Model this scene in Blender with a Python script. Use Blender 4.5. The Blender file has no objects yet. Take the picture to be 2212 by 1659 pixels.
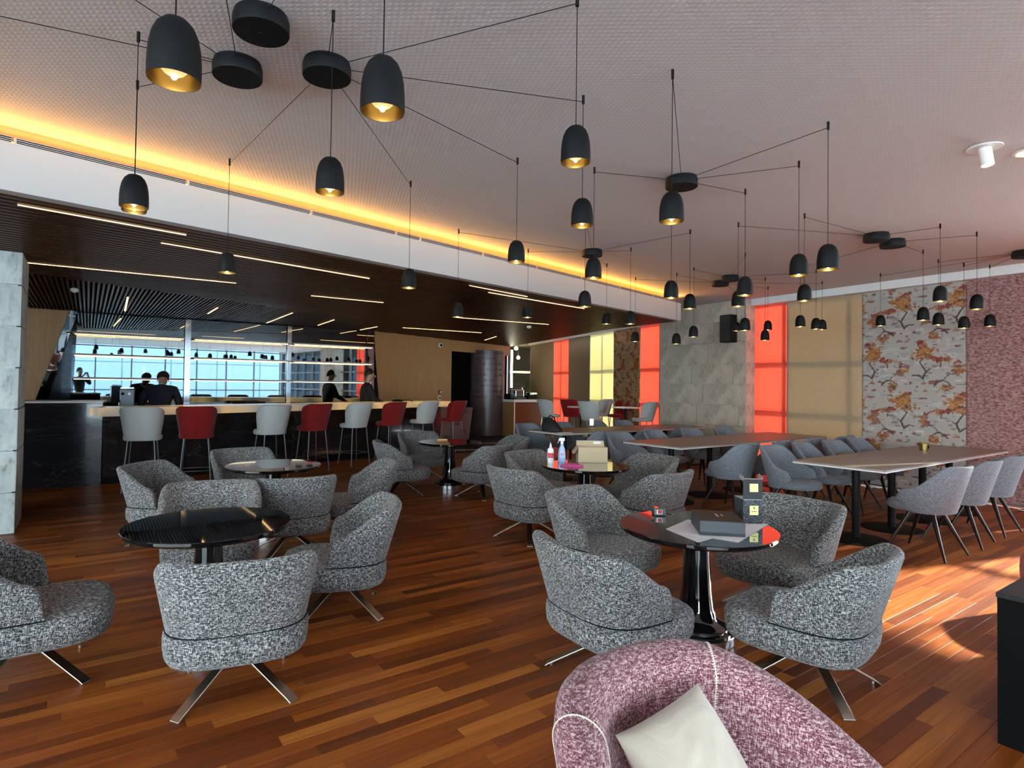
import bpy, bmesh, math, random
import numpy as np
from mathutils import Vector, Matrix
random.seed(7)
C = bpy.context.scene.collection
SC = bpy.context.scene
R = math.radians
# ------------------------------------------------------------------ camera
EYE = 1.46
PITCH, ROLL, FPX, PX, PY = R(1.20), R(0.82), 1284.0, 1053.5, 803.0
cp, sp, cr, sr = math.cos(PITCH), math.sin(PITCH), math.cos(ROLL), math.sin(ROLL)
cam = bpy.data.cameras.new('camera')
camo = bpy.data.objects.new('camera', cam); C.objects.link(camo)
cam.sensor_width = 36.0
cam.lens = FPX / 2212 * 36.0
cam.shift_x = (1106 - PX) / 2212
cam.shift_y = -(829.5 - PY) / 2212
cam.clip_start = 0.05; cam.clip_end = 300
right = Vector((cr, -sr * sp, sr * cp)); up = Vector((-sr, -cr * sp, cr * cp)); back = Vector((0, -cp, -sp))
m = Matrix.Identity(4)
for i in range(3):
    m[i][0] = right[i]; m[i][1] = up[i]; m[i][2] = back[i]
m[2][3] = EYE
camo.matrix_world = m
SC.camera = camo
def at(px, py, z):
    """the point of the horizontal plane z seen at pixel px, py of the photograph"""
    a, b = (px - PX) / FPX, -(py - PY) / FPX
    u = a * cr - b * sr; v = b * cr + a * sr
    d = (u, cp - v * sp, sp + v * cp)
    t = (z - EYE) / d[2]
    return (d[0] * t, d[1] * t)
def ratio(px, py=815):
    a, b = (px - PX) / FPX, -(py - PY) / FPX
    u = a * cr - b * sr; v = b * cr + a * sr
    return u / (cp - v * sp)
def online(px, p, d):
    """distance along the plan line p + t d at which the picture column px meets it"""
    k = ratio(px)
    return (k * p[1] - p[0]) / (d[0] - k * d[1])
# ------------------------------------------------------------------ world, sun, exposure
w = bpy.data.worlds.new('sky'); SC.world = w; w.use_nodes = True
nt = w.node_tree; nt.nodes.clear()
out = nt.nodes.new('ShaderNodeOutputWorld'); bg = nt.nodes.new('ShaderNodeBackground')
tc = nt.nodes.new('ShaderNodeTexCoord'); sx = nt.nodes.new('ShaderNodeSeparateXYZ'); rp = nt.nodes.new('ShaderNodeValToRGB')
nt.links.new(tc.outputs['Generated'], sx.inputs[0]); nt.links.new(sx.outputs[2], rp.inputs[0])
rp.color_ramp.elements[0].position = 0.0; rp.color_ramp.elements[0].color = (.52, .62, .70, 1)
rp.color_ramp.elements[1].position = 0.5; rp.color_ramp.elements[1].color = (.62, .78, 1.0, 1)
e = rp.color_ramp.elements.new(0.08); e.color = (.86, .93, 1.0, 1)
nt.links.new(rp.outputs[0], bg.inputs[0]); nt.links.new(bg.outputs[0], out.inputs[0])
bg.inputs[1].default_value = SKY = 9.0
sun = bpy.data.lights.new('sun', 'SUN'); suno = bpy.data.objects.new('sun', sun); C.objects.link(suno)
sun.energy = 14.0; sun.angle = R(1.6); sun.color = (1.0, .90, .74)
SUN_AZ, SUN_EL = R(71), R(27)
sd = Vector((math.sin(SUN_AZ) * math.cos(SUN_EL), math.cos(SUN_AZ) * math.cos(SUN_EL), math.sin(SUN_EL)))
suno.rotation_euler = sd.to_track_quat('Z', 'Y').to_euler()
SC.view_settings.view_transform = 'Standard'; SC.view_settings.look = 'None'
SC.view_settings.exposure = 1.30; SC.view_settings.gamma = 1.0
SC.view_settings.use_curve_mapping = False
SC.cycles.max_bounces = 8; SC.cycles.diffuse_bounces = 5; SC.cycles.glossy_bounces = 4
SC.cycles.transparent_max_bounces = 12; SC.cycles.sample_clamp_indirect = 6.0
SC.cycles.caustics_reflective = False; SC.cycles.caustics_refractive = False
# ------------------------------------------------------------------ mesh helpers
class MB:
    def __init__(s): s.v = []; s.f = []; s.mi = []; s.cur = 0
    def add(s, vs, fs):
        o = len(s.v); s.v += [tuple(p) for p in vs]
        for f in fs: s.f.append(tuple(i + o for i in f)); s.mi.append(s.cur)
        return s
    def obox(s, c, ax, ay, az):
        c, ax, ay, az = Vector(c), Vector(ax), Vector(ay), Vector(az)
        vs = [c + sx_ * ax + sy_ * ay + sz_ * az for sz_ in (-1, 1) for sy_ in (-1, 1) for sx_ in (-1, 1)]
        return s.add(vs, [(0, 2, 3, 1), (4, 5, 7, 6), (0, 1, 5, 4), (2, 6, 7, 3), (0, 4, 6, 2), (1, 3, 7, 5)])
    def box(s, c, size, rot=0.0):
        """size = full lengths; rot = azimuth-free rotation about z"""
        ca, sa = math.cos(rot), math.sin(rot)
        return s.obox(c, (ca * size[0] / 2, sa * size[0] / 2, 0), (-sa * size[1] / 2, ca * size[1] / 2, 0), (0, 0, size[2] / 2))
    def prism(s, pts, z0, z1):
        n = len(pts)
        vs = [(p[0], p[1], z0) for p in pts] + [(p[0], p[1], z1) for p in pts]
        return s.add(vs, [tuple(range(n))[::-1], tuple(range(n, 2 * n))] + [(i, (i + 1) % n, n + (i + 1) % n, n + i) for i in range(n)])
    def beam(s, p0, p1, w_, h_, upv=(0, 0, 1), w1=None, h1=None):
        p0, p1 = Vector(p0), Vector(p1); d = (p1 - p0).normalized(); u = Vector(upv)
        if abs(d.dot(u)) > .99: u = Vector((1, 0, 0))
        a = d.cross(u).normalized(); b = a.cross(d).normalized()
        w1 = w_ if w1 is None else w1; h1 = h_ if h1 is None else h1
        vs = []
        for p, ww, hh in ((p0, w_, h_), (p1, w1, h1)):
            for i, j in ((-1, -1), (1, -1), (1, 1), (-1, 1)): vs.append(p + a * i * ww / 2 + b * j * hh / 2)
        return s.add(vs, [(3, 2, 1, 0), (4, 5, 6, 7), (0, 1, 5, 4), (1, 2, 6, 5), (2, 3, 7, 6), (3, 0, 4, 7)])
    def tube(s, pts, r, n=8, cap=True):
        pts = [Vector(p) for p in pts]; k = len(pts)
        rs = r if isinstance(r, (list, tuple)) else [r] * k
        rings = []
        for i, p in enumerate(pts):
            d = (pts[min(i + 1, k - 1)] - pts[max(i - 1, 0)]).normalized()
            u = Vector((0, 0, 1)) if abs(d.z) < .95 else Vector((1, 0, 0))
            a = d.cross(u).normalized(); b = a.cross(d)
            rings.append([p + (a * math.cos(t) + b * math.sin(t)) * rs[i] for t in [2 * math.pi * j / n for j in range(n)]])
        return s.loft(rings, cap)
    def loft(s, rings, cap=True, closed=True):
        n = len(rings[0]); vs = [p for r_ in rings for p in r_]; fs = []
        m_ = n if closed else n - 1
        for i in range(len(rings) - 1):
            for j in range(m_):
                k = (j + 1) % n
                fs.append((i * n + j, i * n + k, (i + 1) * n + k, (i + 1) * n + j))
        if cap:
            fs.append(tuple(range(n))[::-1]); fs.append(tuple(range((len(rings) - 1) * n, len(rings) * n)))
        return s.add(vs, fs)
    def lathe(s, prof, n=32, c=(0, 0, 0)):
        rings = [[(c[0] + r_ * math.cos(2 * math.pi * j / n), c[1] + r_ * math.sin(2 * math.pi * j / n), c[2] + z) for j in range(n)] for r_, z in prof]
        return s.loft(rings, True)
    def ball(s, c, r, n=12, sq=(1, 1, 1)):
        rings = []
        for i in range(1, n):
            t = math.pi * i / n
            rings.append([(c[0] + sq[0] * r * math.sin(t) * math.cos(2 * math.pi * j / (2 * n)), c[1] + sq[1] * r * math.sin(t) * math.sin(2 * math.pi * j / (2 * n)), c[2] - sq[2] * r * math.cos(t)) for j in range(2 * n)])
        return s.loft(rings, True)
def mk(name, mb, mat, parent=None, smooth=None, bevel=0, sub=0, seg=2):
    me = bpy.data.meshes.new(name); me.from_pydata(mb.v, [], mb.f); me.update()
    mats = mat if isinstance(mat, (list, tuple)) else [mat]
    for q in mats: me.materials.append(q)
    if len(mats) > 1: me.polygons.foreach_set('material_index', mb.mi)
    bm = bmesh.new(); bm.from_mesh(me); bmesh.ops.recalc_face_normals(bm, faces=bm.faces); bm.to_mesh(me); bm.free()
    if smooth is not None:
        me.polygons.foreach_set('use_smooth', [True] * len(me.polygons))
        if smooth < 179: me.set_sharp_from_angle(angle=R(smooth))
    o = bpy.data.objects.new(name, me); C.objects.link(o)
    if parent: o.parent = parent
    if bevel:
        b = o.modifiers.new('b', 'BEVEL'); b.width = bevel; b.segments = seg; b.limit_method = 'ANGLE'
    if sub:
        b = o.modifiers.new('s', 'SUBSURF'); b.levels = sub; b.render_levels = sub
    return o
def tag(o, label=None, cat=None, group=None, kind=None):
    if label: o['label'] = label
    if cat: o['category'] = cat
    if group: o['group'] = group
    if kind: o['kind'] = kind
    return o
def empty(name, loc=(0, 0, 0), az=0.0, label=None, cat=None, group=None, kind=None):
    """az = facing direction in degrees from +Y towards +X"""
    o = bpy.data.objects.new(name, None); C.objects.link(o); o.empty_display_size = .1
    o.location = loc; o.rotation_euler = (0, 0, -R(az))
    return tag(o, label, cat, group, kind)
def children(o): return [c for c in bpy.data.objects if c.parent == o]
def copy_tree(o, loc, az, label, group=None):
    r_ = o.copy(); C.objects.link(r_); r_.location = loc; r_.rotation_euler = (0, 0, -R(az)); r_['label'] = label
    if group: r_['group'] = group
    for ch in KIDS[o.name]:
        c = ch.copy(); C.objects.link(c); c.parent = r_
        for g in KIDS.get(ch.name, ()):
            d = g.copy(); C.objects.link(d); d.parent = c
    return r_
KIDS = {}
def remember(o):
    KIDS[o.name] = children(o)
    for c in KIDS[o.name]: KIDS[c.name] = children(c)
# ------------------------------------------------------------------ materials
def mat(name, col=(.5, .5, .5), rough=.5, metal=0, emit=None, es=0, coat=0, spec=.5, sheen=0):
    m_ = bpy.data.materials.new(name); m_.use_nodes = True
    b = m_.node_tree.nodes['Principled BSDF']
    b.inputs['Base Color'].default_value = (*col, 1); b.inputs['Roughness'].default_value = rough
    b.inputs['Metallic'].default_value = metal; b.inputs['Specular IOR Level'].default_value = spec
    b.inputs['Coat Weight'].default_value = coat; b.inputs['Coat Roughness'].default_value = .03
    b.inputs['Sheen Weight'].default_value = sheen
    if emit: b.inputs['Emission Color'].default_value = (*emit, 1); b.inputs['Emission Strength'].default_value = es
    return m_
def N(m_, t, **kw):
    n = m_.node_tree.nodes.new(t)
    for k, v in kw.items():
        if hasattr(n, k): setattr(n, k, v)
        else: n.inputs[k.replace('_', ' ')].default_value = v
    return n
def L(m_, a, b): m_.node_tree.links.new(a, b)
def bs(m_): return m_.node_tree.nodes['Principled BSDF']
def ramp(m_, src, stops):
    r_ = N(m_, 'ShaderNodeValToRGB'); el = r_.color_ramp.elements
    while len(el) > 1: el.remove(el[-1])
    el[0].position = stops[0][0]; el[0].color = (*stops[0][1], 1)
    for p, c in stops[1:]:
        q = el.new(p); q.color = (*c, 1)
    L(m_, src, r_.inputs[0]); return r_.outputs[0]
def noise(m_, scale, vec=None, detail=2, rough=.5, dist=0, dims='3D'):
    n = N(m_, 'ShaderNodeTexNoise', noise_dimensions=dims)
    n.inputs['Scale'].default_value = scale; n.inputs['Detail'].default_value = detail
    n.inputs['Roughness'].default_value = rough; n.inputs['Distortion'].default_value = dist
    if vec is not None: L(m_, vec, n.inputs['Vector'])
    return n.outputs['Fac']
def mapping(m_, src, scale=(1, 1, 1), rot=(0, 0, 0)):
    k = N(m_, 'ShaderNodeMapping'); k.inputs['Scale'].default_value = scale; k.inputs['Rotation'].default_value = rot
    L(m_, src, k.inputs['Vector']); return k.outputs[0]
def coord(m_, which='Object'): return N(m_, 'ShaderNodeTexCoord').outputs[which]
def math_(m_, op, a, b=None):
    n = N(m_, 'ShaderNodeMath', operation=op)
    for i, x in enumerate((a, b)):
        if x is None: continue
        if isinstance(x, (int, float)): n.inputs[i].default_value = x
        else: L(m_, x, n.inputs[i])
    return n.outputs[0]
def mixc(m_, f, a, b, bt='MIX'):
    n = N(m_, 'ShaderNodeMix', data_type='RGBA', blend_type=bt)
    for s_, x in ((n.inputs[0], f), (n.inputs[6], a), (n.inputs[7], b)):
        if isinstance(x, (int, float)): s_.default_value = x
        elif isinstance(x, tuple): s_.default_value = (*x, 1)
        else: L(m_, x, s_)
    return n.outputs[2]
def bump(m_, h, strength=.3, dist=.01):
    b = N(m_, 'ShaderNodeBump'); b.inputs['Strength'].default_value = strength; b.inputs['Distance'].default_value = dist
    L(m_, h, b.inputs['Height']); L(m_, b.outputs[0], bs(m_).inputs['Normal'])
def tweed(name, dark, mid, light, s=1.0, rough=.9):
    """woven two-tone cloth: crossing stretched noises"""
    m_ = mat(name, mid, rough, sheen=.15, spec=.2); c = coord(m_)
    h = noise(m_, 1, mapping(m_, c, (62 * s, 62 * s, 300 * s)), 2, .6)
    v = noise(m_, 1, mapping(m_, c, (300 * s, 300 * s, 55 * s)), 2, .6)
    f = math_(m_, 'MAXIMUM', h, v); f2 = math_(m_, 'MINIMUM', h, v)
    f = math_(m_, 'ADD', math_(m_, 'MULTIPLY', f, .5), math_(m_, 'MULTIPLY', f2, .5))
    col = ramp(m_, f, [(.40, dark), (.50, mid), (.60, light)])
    L(m_, col, bs(m_).inputs['Base Color']); bump(m_, f, .5, .003)
    return m_
def wood(name, a, b, scale=1.0, axis='Z', rough=.45, coat=0):
    m_ = mat(name, a, rough, coat=coat); c = coord(m_)
    sc = {'X': (1.2, 25, 25), 'Y': (25, 1.2, 25), 'Z': (25, 25, 1.2)}[axis]
    f = noise(m_, 1, mapping(m_, c, tuple(q * scale for q in sc)), 4, .6, .4)
    L(m_, ramp(m_, f, [(.3, a), (.7, b)]), bs(m_).inputs['Base Color']); return m_
M = {}
M['white'] = mat('white_plaster', (.50, .51, .50), .8)
M['white_gloss'] = mat('white_gloss', (.8, .79, .76), .3)
M['black'] = mat('matte_black', (.0065, .007, .0075), .55, spec=.14)
M['blackgloss'] = mat('gloss_black', (.004, .004, .005), .04, coat=1.0)
M['blackleg'] = mat('black_leg', (.012, .010, .010), .28)
M['chrome'] = mat('chrome', (.75, .76, .78), .12, 1)
M['steel'] = mat('brushed_steel', (.42, .38, .32), .3, 1)
M['darksteel'] = mat('dark_steel', (.10, .11, .12), .35, .8)
M['brass'] = mat('brass', (.50, .36, .13), .3, 1)
M['mirror'] = mat('mirror', (.42, .49, .52), .015, 1)
M['bulb'] = mat('bulb_glass', (.9, .75, .4), .1, emit=(1, .70, .30), es=.42)
M['spark'] = mat('filament', (1, .8, .4), .3, emit=(1, .80, .45), es=12)
M['led'] = mat('led_strip', (1, .8, .5), .5, emit=(1, .60, .26), es=1.7)
M['ledwhite'] = mat('led_white', (1, 1, .9), .5, emit=(1, .93, .68), es=12)
M['cove'] = mat('cove_led', (1, .7, .3), .5, emit=(1, .38, .03), es=5)
M['armchair'] = tweed('armchair_tweed', (.008, .008, .0085), (.085, .085, .086), (.47, .455, .435))
M['dining'] = tweed('dining_cloth', (.055, .064, .076), (.145, .163, .19), (.29, .315, .35), 1.5)
M['stoolwhite'] = tweed('stool_cream', (.36, .36, .34), (.50, .50, .48), (.64, .63, .60), 1.6)
M['stoolred'] = tweed('stool_red', (.13, .004, .005), (.23, .008, .008), (.34, .02, .017), 1.6)
M['pink'] = tweed('pink_boucle', (.09, .024, .034), (.25, .095, .112), (.62, .44, .45), 1.15)
M['seamdark'] = mat('seam_thread', (.012, .012, .014), .9, spec=.1)
M['stitch'] = mat('cream_thread', (.75, .66, .55), .8)
M['cushion'] = mat('cream_velvet', (.50, .425, .33), .6, sheen=.5)
m_ = M['cushion']; bump(m_, noise(m_, 8, coord(m_), 3, .5, 1.2), .3, .03)
m_ = M['pelmet'] = mat('pelmet', (.66, .64, .62), .7)
# floor boards
m_ = M['plank'] = mat('jatoba_board', (.2, .06, .02), .22, coat=.0, spec=.38)
gi = N(m_, 'ShaderNodeNewGeometry'); oi = N(m_, 'ShaderNodeObjectInfo')
rnd = math_(m_, 'FRACT', math_(m_, 'ADD', gi.outputs['Random Per Island'], oi.outputs['Random']))
mp = mapping(m_, gi.outputs['Position'], (1, 1, 1), (0, 0, R(-34.9)))
n4 = N(m_, 'ShaderNodeTexNoise', noise_dimensions='4D'); n4.inputs['Scale'].default_value = 1; n4.inputs['Detail'].default_value = 5; n4.inputs['Roughness'].default_value = .62; n4.inputs['Distortion'].default_value = .6
mp2 = mapping(m_, mp, (1.6, 46, 1)); L(m_, mp2, n4.inputs['Vector']); L(m_, math_(m_, 'MULTIPLY', rnd, 37.0), n4.inputs['W'])
base = ramp(m_, rnd, [(0, (.12, .024, .004)), (.3, (.23, .050, .007)), (.75, (.36, .092, .012)), (1, (.48, .155, .026))])
gr = ramp(m_, n4.outputs['Fac'], [(.3, (.55, .50, .45)), (.7, (1.25, 1.28, 1.3))])
L(m_, mixc(m_, 1.0, base, gr, 'MULTIPLY'), bs(m_).inputs['Base Color'])
L(m_, math_(m_, 'ADD', math_(m_, 'MULTIPLY', n4.outputs['Fac'], .18), .30), bs(m_).inputs['Roughness'])
bump(m_, n4.outputs['Fac'], .06, .002)
M['gap'] = mat('joint_dark', (.02, .008, .004), .8)
# embossed ceiling cloth
m_ = M['ceiling'] = mat('embossed_ceiling', (.62, .60, .59), .85)
c = mapping(m_, N(m_, 'ShaderNodeNewGeometry').outputs['Position'], (1, 1, 1), (0, 0, R(-44)))
vo = N(m_, 'ShaderNodeTexVoronoi', feature='F1'); vo.inputs['Scale'].default_value = 40; vo.inputs['Randomness'].default_value = .08; L(m_, mapping(m_, c, (1, .75, 0), (0, 0, R(38))), vo.inputs['Vector'])
L(m_, ramp(m_, vo.outputs['Distance'], [(.12, (.63, .605, .59)), (.36, (.555, .525, .51))]), bs(m_).inputs['Base Color'])
bump(m_, ramp(m_, vo.outputs['Distance'], [(.1, (1, 1, 1)), (.45, (0, 0, 0))]), .3, .004)
# concrete
def concrete(name, tint):
    m_ = mat(name, tint, .75); c = coord(m_)
    a = noise(m_, 1.6, c, 6, .65); b = noise(m_, 1, mapping(m_, c, (9, 9, 4.2)), 6, .75, .3); s_ = noise(m_, 45, c, 3, .7)
    k = ramp(m_, b, [(.32, (.36, .35, .33)), (.41, (.82, .81, .79)), (.5, (1, 1, .98)), (.75, (1.15, 1.14, 1.12))])
    k2 = ramp(m_, a, [(.3, (.74, .75, .75)), (.7, (1.15, 1.13, 1.08))])
    col = mixc(m_, 1.0, mixc(m_, 1.0, k, k2, 'MULTIPLY'), tint, 'MULTIPLY')
    L(m_, col, bs(m_).inputs['Base Color']); bump(m_, math_(m_, 'ADD', b, math_(m_, 'MULTIPLY', s_, .4)), .5, .006); return m_
M['concrete'] = concrete('board_concrete', (.44, .375, .315))
M['concrete2'] = concrete('pale_concrete', (.50, .54, .54))
M['oak'] = wood('oak_veneer', (.38, .19, .062), (.48, .265, .10), 1.6, 'Z', .5)
M['slat'] = wood('walnut_slat', (.030, .0095, .004), (.064, .022, .009), .6, 'X', .42); bs(M['slat']).inputs['Specular IOR Level'].default_value = .07; M['boxblack'] = mat('box_black', (.004, .004, .004), .6, spec=.05)
M['soffdark'] = mat('slat_void', (.006, .005, .005), .8)
# dark veined marble
m_ = M['marble'] = mat('dark_marble', (.02, .022, .028), .12, coat=.3); c = coord(m_)
v = math_(m_, 'ABSOLUTE', math_(m_, 'SUBTRACT', noise(m_, 1.1, mapping(m_, c, (.5, .5, 2.2)), 6, .6, 1.2), .5))
L(m_, ramp(m_, v, [(0, (.045, .047, .05)), (.006, (.014, .015, .018)), (.2, (.006, .007, .010))]), bs(m_).inputs['Base Color'])
# back-lit onyx bar top
m_ = M['onyx'] = mat('lit_onyx', (.72, .66, .56), .2); c = coord(m_); f = noise(m_, 1.3, c, 4, .6, .8)
L(m_, ramp(m_, f, [(.35, (.72, .68, .60)), (.7, (.70, .50, .26))]), bs(m_).inputs['Base Color'])
L(m_, ramp(m_, f, [(.4, (.10, .085, .06)), (.66, (.85, .50, .16))]), bs(m_).inputs['Emission Color']); bs(m_).inputs['Emission Strength'].default_value = .28
M['tabletop'] = wood('dining_laminate', (.25, .20, .155), (.31, .25, .20), .5, 'X', .42)
M['tableedge'] = mat('pale_edge', (.62, .62, .62), .45)
M['led2'] = M['led']
def cloth_blind(name, ca, cb, trans, scale=(220, 220, 260), tcol=None):
    """window cloth: light from behind passes through it"""
    m_ = mat(name, ca, .9, spec=.1); c = coord(m_); n = noise(m_, 1, mapping(m_, c, scale), 2, .6)
    col = ramp(m_, n, [(.35, ca), (.65, cb)]); L(m_, col, bs(m_).inputs['Base Color'])
    tr = N(m_, 'ShaderNodeBsdfTranslucent')
    if tcol is None: L(m_, col, tr.inputs[0])
    else: tr.inputs[0].default_value = (*tcol, 1)
    mx = N(m_, 'ShaderNodeMixShader'); mx.inputs[0].default_value = trans
    o = m_.node_tree.nodes['Material Output']
    L(m_, bs(m_).outputs[0], mx.inputs[1]); L(m_, tr.outputs[0], mx.inputs[2]); L(m_, mx.outputs[0], o.inputs[0]); return m_
M['red_blind'] = cloth_blind('red_blind_cloth', (.62, .07, .05), (.72, .11, .07), .5, tcol=(.66, .205, .15))
M['tan_blind'] = cloth_blind('tan_blind_cloth', (.30, .23, .155), (.43, .34, .235), .22, (60, 60, 300), tcol=(.48, .34, .21))
M['brown_blind'] = cloth_blind('brown_blind_cloth', (.23, .165, .10), (.30, .22, .14), .05, (160, 160, 300))
M['ivory_blind'] = cloth_blind('ivory_blind_cloth', (.78, .72, .48), (.80, .76, .56), .36, tcol=(.66, .60, .38))
M['mauve_blind'] = cloth_blind('mauve_blind_cloth', (.17, .075, .072), (.44, .25, .23), .07, (26, 26, 55))
# clear glass: fresnel mix of clear and glossy
m_ = M['glass'] = bpy.data.materials.new('window_glass'); m_.use_nodes = True; m_.node_tree.nodes.clear()
o = N(m_, 'ShaderNodeOutputMaterial'); t = N(m_, 'ShaderNodeBsdfTransparent'); g = N(m_, 'ShaderNodeBsdfGlossy'); f = N(m_, 'ShaderNodeFresnel'); x = N(m_, 'ShaderNodeMixShader')
t.inputs[0].default_value = (.93, .97, .96, 1); g.inputs['Roughness'].default_value = .01; f.inputs[0].default_value = 1.45
L(m_, f.outputs[0], x.inputs[0]); L(m_, t.outputs[0], x.inputs[1]); L(m_, g.outputs[0], x.inputs[2]); L(m_, x.outputs[0], o.inputs[0])
M['frame'] = mat('window_frame', (.10, .105, .11), .5)
# ================================================================== the setting
CEIL, WOODZ = 3.057, 2.635
COVE_W = 36.0
W0 = Vector((4.824, 10.718)); WD = Vector((.4975, -.8675)); WN = Vector((-.8675, -.4975))   # right wall, its direction and inward normal
def wp(s, off=0): return W0 + WD * s + WN * off
A55 = R(56.1); BD = Vector((math.sin(A55), math.cos(A55))); BNv = Vector((BD.y, -BD.x))      # bar back wall, inward normal
Q0 = Vector((-7.34, 10.40)); Q1 = Q0 + BD * 5.70
RQ = Vector((.68, 18.4)); RDv = (RQ - Q1).normalized(); RN = Vector((RDv.y, -RDv.x))
FD = Vector((-.272, .962)); F0 = Vector((4.02, 13.9)); FN = Vector((-FD.y, FD.x))            # far facade, inward normal
FEND = online(1145, F0, FD)
COLR = wp(0, .265); COLL = COLR - WD * 2.04
RE = wp(15)
ROOM = [tuple(COLR), tuple(wp(0)), tuple(RE), (3.0, -6.6), (-6.0, -6.2), (-9.6, -1.0), tuple(Q0 - BD * 3.1), tuple(Q0), tuple(Q1), tuple(RQ), (.1, 19.5), (.1, 26.5), (3.2, 26.5), tuple(F0 + FD * FEND), tuple(F0), tuple(COLL)]
def inside(p, poly):
    c = False
    for i in range(len(poly)):
        a, b = poly[i], poly[i - 1]
        if (a[1] > p[1]) != (b[1] > p[1]) and p[0] < (b[0] - a[0]) * (p[1] - a[1]) / (b[1] - a[1]) + a[0]: c = not c
    return c
# floor of boards, 70 mm wide
def grow(poly, e):
    """the outline moved outward by e"""
    ar = sum(poly[i - 1][0] * poly[i][1] - poly[i][0] * poly[i - 1][1] for i in range(len(poly))); sg = 1 if ar > 0 else -1; o = []
    for i in range(len(poly)):
        a, b_, c_ = Vector(poly[i - 1]), Vector(poly[i]), Vector(poly[(i + 1) % len(poly)])
        d1, d2_ = (b_ - a).normalized(), (c_ - b_).normalized(); n1, n2_ = Vector((d1.y, -d1.x)) * sg, Vector((d2_.y, -d2_.x)) * sg
        k = (n1 + n2_); k /= max(.5, k.dot(n1)); o.append(tuple(b_ + k * e))
    return o
floor = mk('floor', MB().prism(grow(ROOM, .3), -.12, -.012), M['gap']); tag(floor, kind='structure')
terr = mk('floor_terrace', MB().prism([(-60, -60), (60, -60), (60, 60), (-60, 60)], -.4, -.16), mat('terrace_stone', (.66, .66, .65), .8)); tag(terr, kind='structure')
TD = Vector((math.sin(R(55.1)), math.cos(R(55.1)))); TNv = Vector((TD.y, -TD.x))
PW = .0706
cand = []
rng = random.Random(3)
for i in range(-150, 210):
    x = -22 + rng.random()
    while x < 30:
        ln = rng.choice([.45, .6, .75, .9, .9, 1.05, 1.2]); cxy = TD * (x + ln / 2) + TNv * (i * PW)
        if inside(cxy, ROOM) and cxy.y > -1: cand.append((cxy, ln))
        x += ln
def inview(p): return p.y > 1.55 and -.92 < p.x / p.y < .97
cand.sort(key=lambda q: (not inview(q[0]), q[0].length))
shared = {}
def plank_mb(ln):
    b = MB(); h, wd = ln / 2 - .0004, PW / 2 - .0004
    c_ = .0006
    b.loft([[(-h, -wd, -.012), (h, -wd, -.012), (h, wd, -.012), (-h, wd, -.012)], [(-h, -wd, -c_), (h, -wd, -c_), (h, wd, -c_), (-h, wd, -c_)], [(-h + c_, -wd + c_, 0), (h - c_, -wd + c_, 0), (h - c_, wd - c_, 0), (-h + c_, wd - c_, 0)]]); return b
angT = math.atan2(TD.y, TD.x)
for cxy, ln in cand[:300]:
    if ln not in shared:
        o = mk('floor_board', plank_mb(ln), M['plank'], floor); shared[ln] = o
    else:
        o = shared[ln].copy(); C.objects.link(o); o.parent = floor
    o.location = (cxy.x, cxy.y, 0); o.rotation_euler = (0, 0, angT)
b = MB()
for cxy, ln in cand[300:]:
    h, wd = TD * (ln / 2 - .0004), TNv * (PW / 2 - .0004)
    p = [cxy - h - wd, cxy + h - wd, cxy + h + wd, cxy - h + wd]
    b.add([(q.x, q.y, z) for z in (-.012, 0) for q in p], [(4, 5, 6, 7), (0, 1, 5, 4), (1, 2, 6, 5), (2, 3, 7, 6), (3, 0, 4, 7)])
tag(mk('floor_boards', b, M['plank'], floor), kind='stuff')
# main ceiling
tag(mk('ceiling', MB().prism(grow(ROOM, .28), CEIL, CEIL + .2), M['ceiling']), kind='structure')
# white bulkhead with air grilles and the cove behind it
S0, S1 = Vector((-3.09, 3.71)), Vector((3.44, 10.61)); SDv = (S1 - S0).normalized(); SN = Vector((SDv.y, -SDv.x)); S00 = S0 - SDv * 5.2
def strip(mb, p0, p1, n, o0, o1, z0, z1):
    a, b_ = Vector(p0), Vector(p1)
    mb.prism([a + n * o0, b_ + n * o0, b_ + n * o1, a + n * o1], z0, z1)
b = MB(); strip(b, S00, S1, SN, -.11, 0, 2.645, 2.952)
strip(b, S00, S1 , SN, -.5, -.11, 2.90, 2.93)
bulk = tag(mk('wall_bulkhead', b, M['white']), kind='structure')
b = MB(); b.prism([S1 + SN * -.0, S1 + SN * -.115, RQ + Vector((0, -.6)), RQ + Vector((.1, -.6))], 2.64, 2.70)
slen = (S1 - S00).length; k = 0; x = .0; segl = [1.05, .95, .32, .95, 1.0, 1.0, 1.05]
while x < slen - .1:
    ln = min(segl[k % 7], slen - x - .01); k += 1
    a, e_ = S00 + SDv * (x + .012), S00 + SDv * (x + ln - .012)
    g = MB()
    for zz in (2.957, 2.969, 2.981): strip(g, a, e_, SN, -.02, -.004, zz, zz + .006)
    mk('air_grille', g, M['black'], bulk)
    g = MB()
    for zz in (2.952, 2.963, 2.975, 2.987): strip(g, a, e_, SN, -.012, .001, zz, zz + .004)
    strip(g, S00 + SDv * x, S00 + SDv * (x + .012), SN, -.012, .001, 2.952, 2.991)
    mk('grille_rail', g, M['white'], bulk)
    x += ln
b = MB(); strip(b, S00, S1 - SDv * .05, SN, -.115, -.09, 2.976, 2.988)
tag(mk('cove_light', b, M['cove']), 'hidden amber light strip along the top of the white bulkhead', 'light')
ar = bpy.data.lights.new('cove_wash', 'AREA'); ar.shape = 'RECTANGLE'; ar.size = (S1 - S00).length - .2; ar.size_y = .010; ar.energy = COVE_W; ar.color = (1, .44, .06); ar.spread = R(60)
aro = bpy.data.objects.new('cove_wash', ar); C.objects.link(aro); mid_ = (S00 + S1) / 2 + SN * -.10
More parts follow.
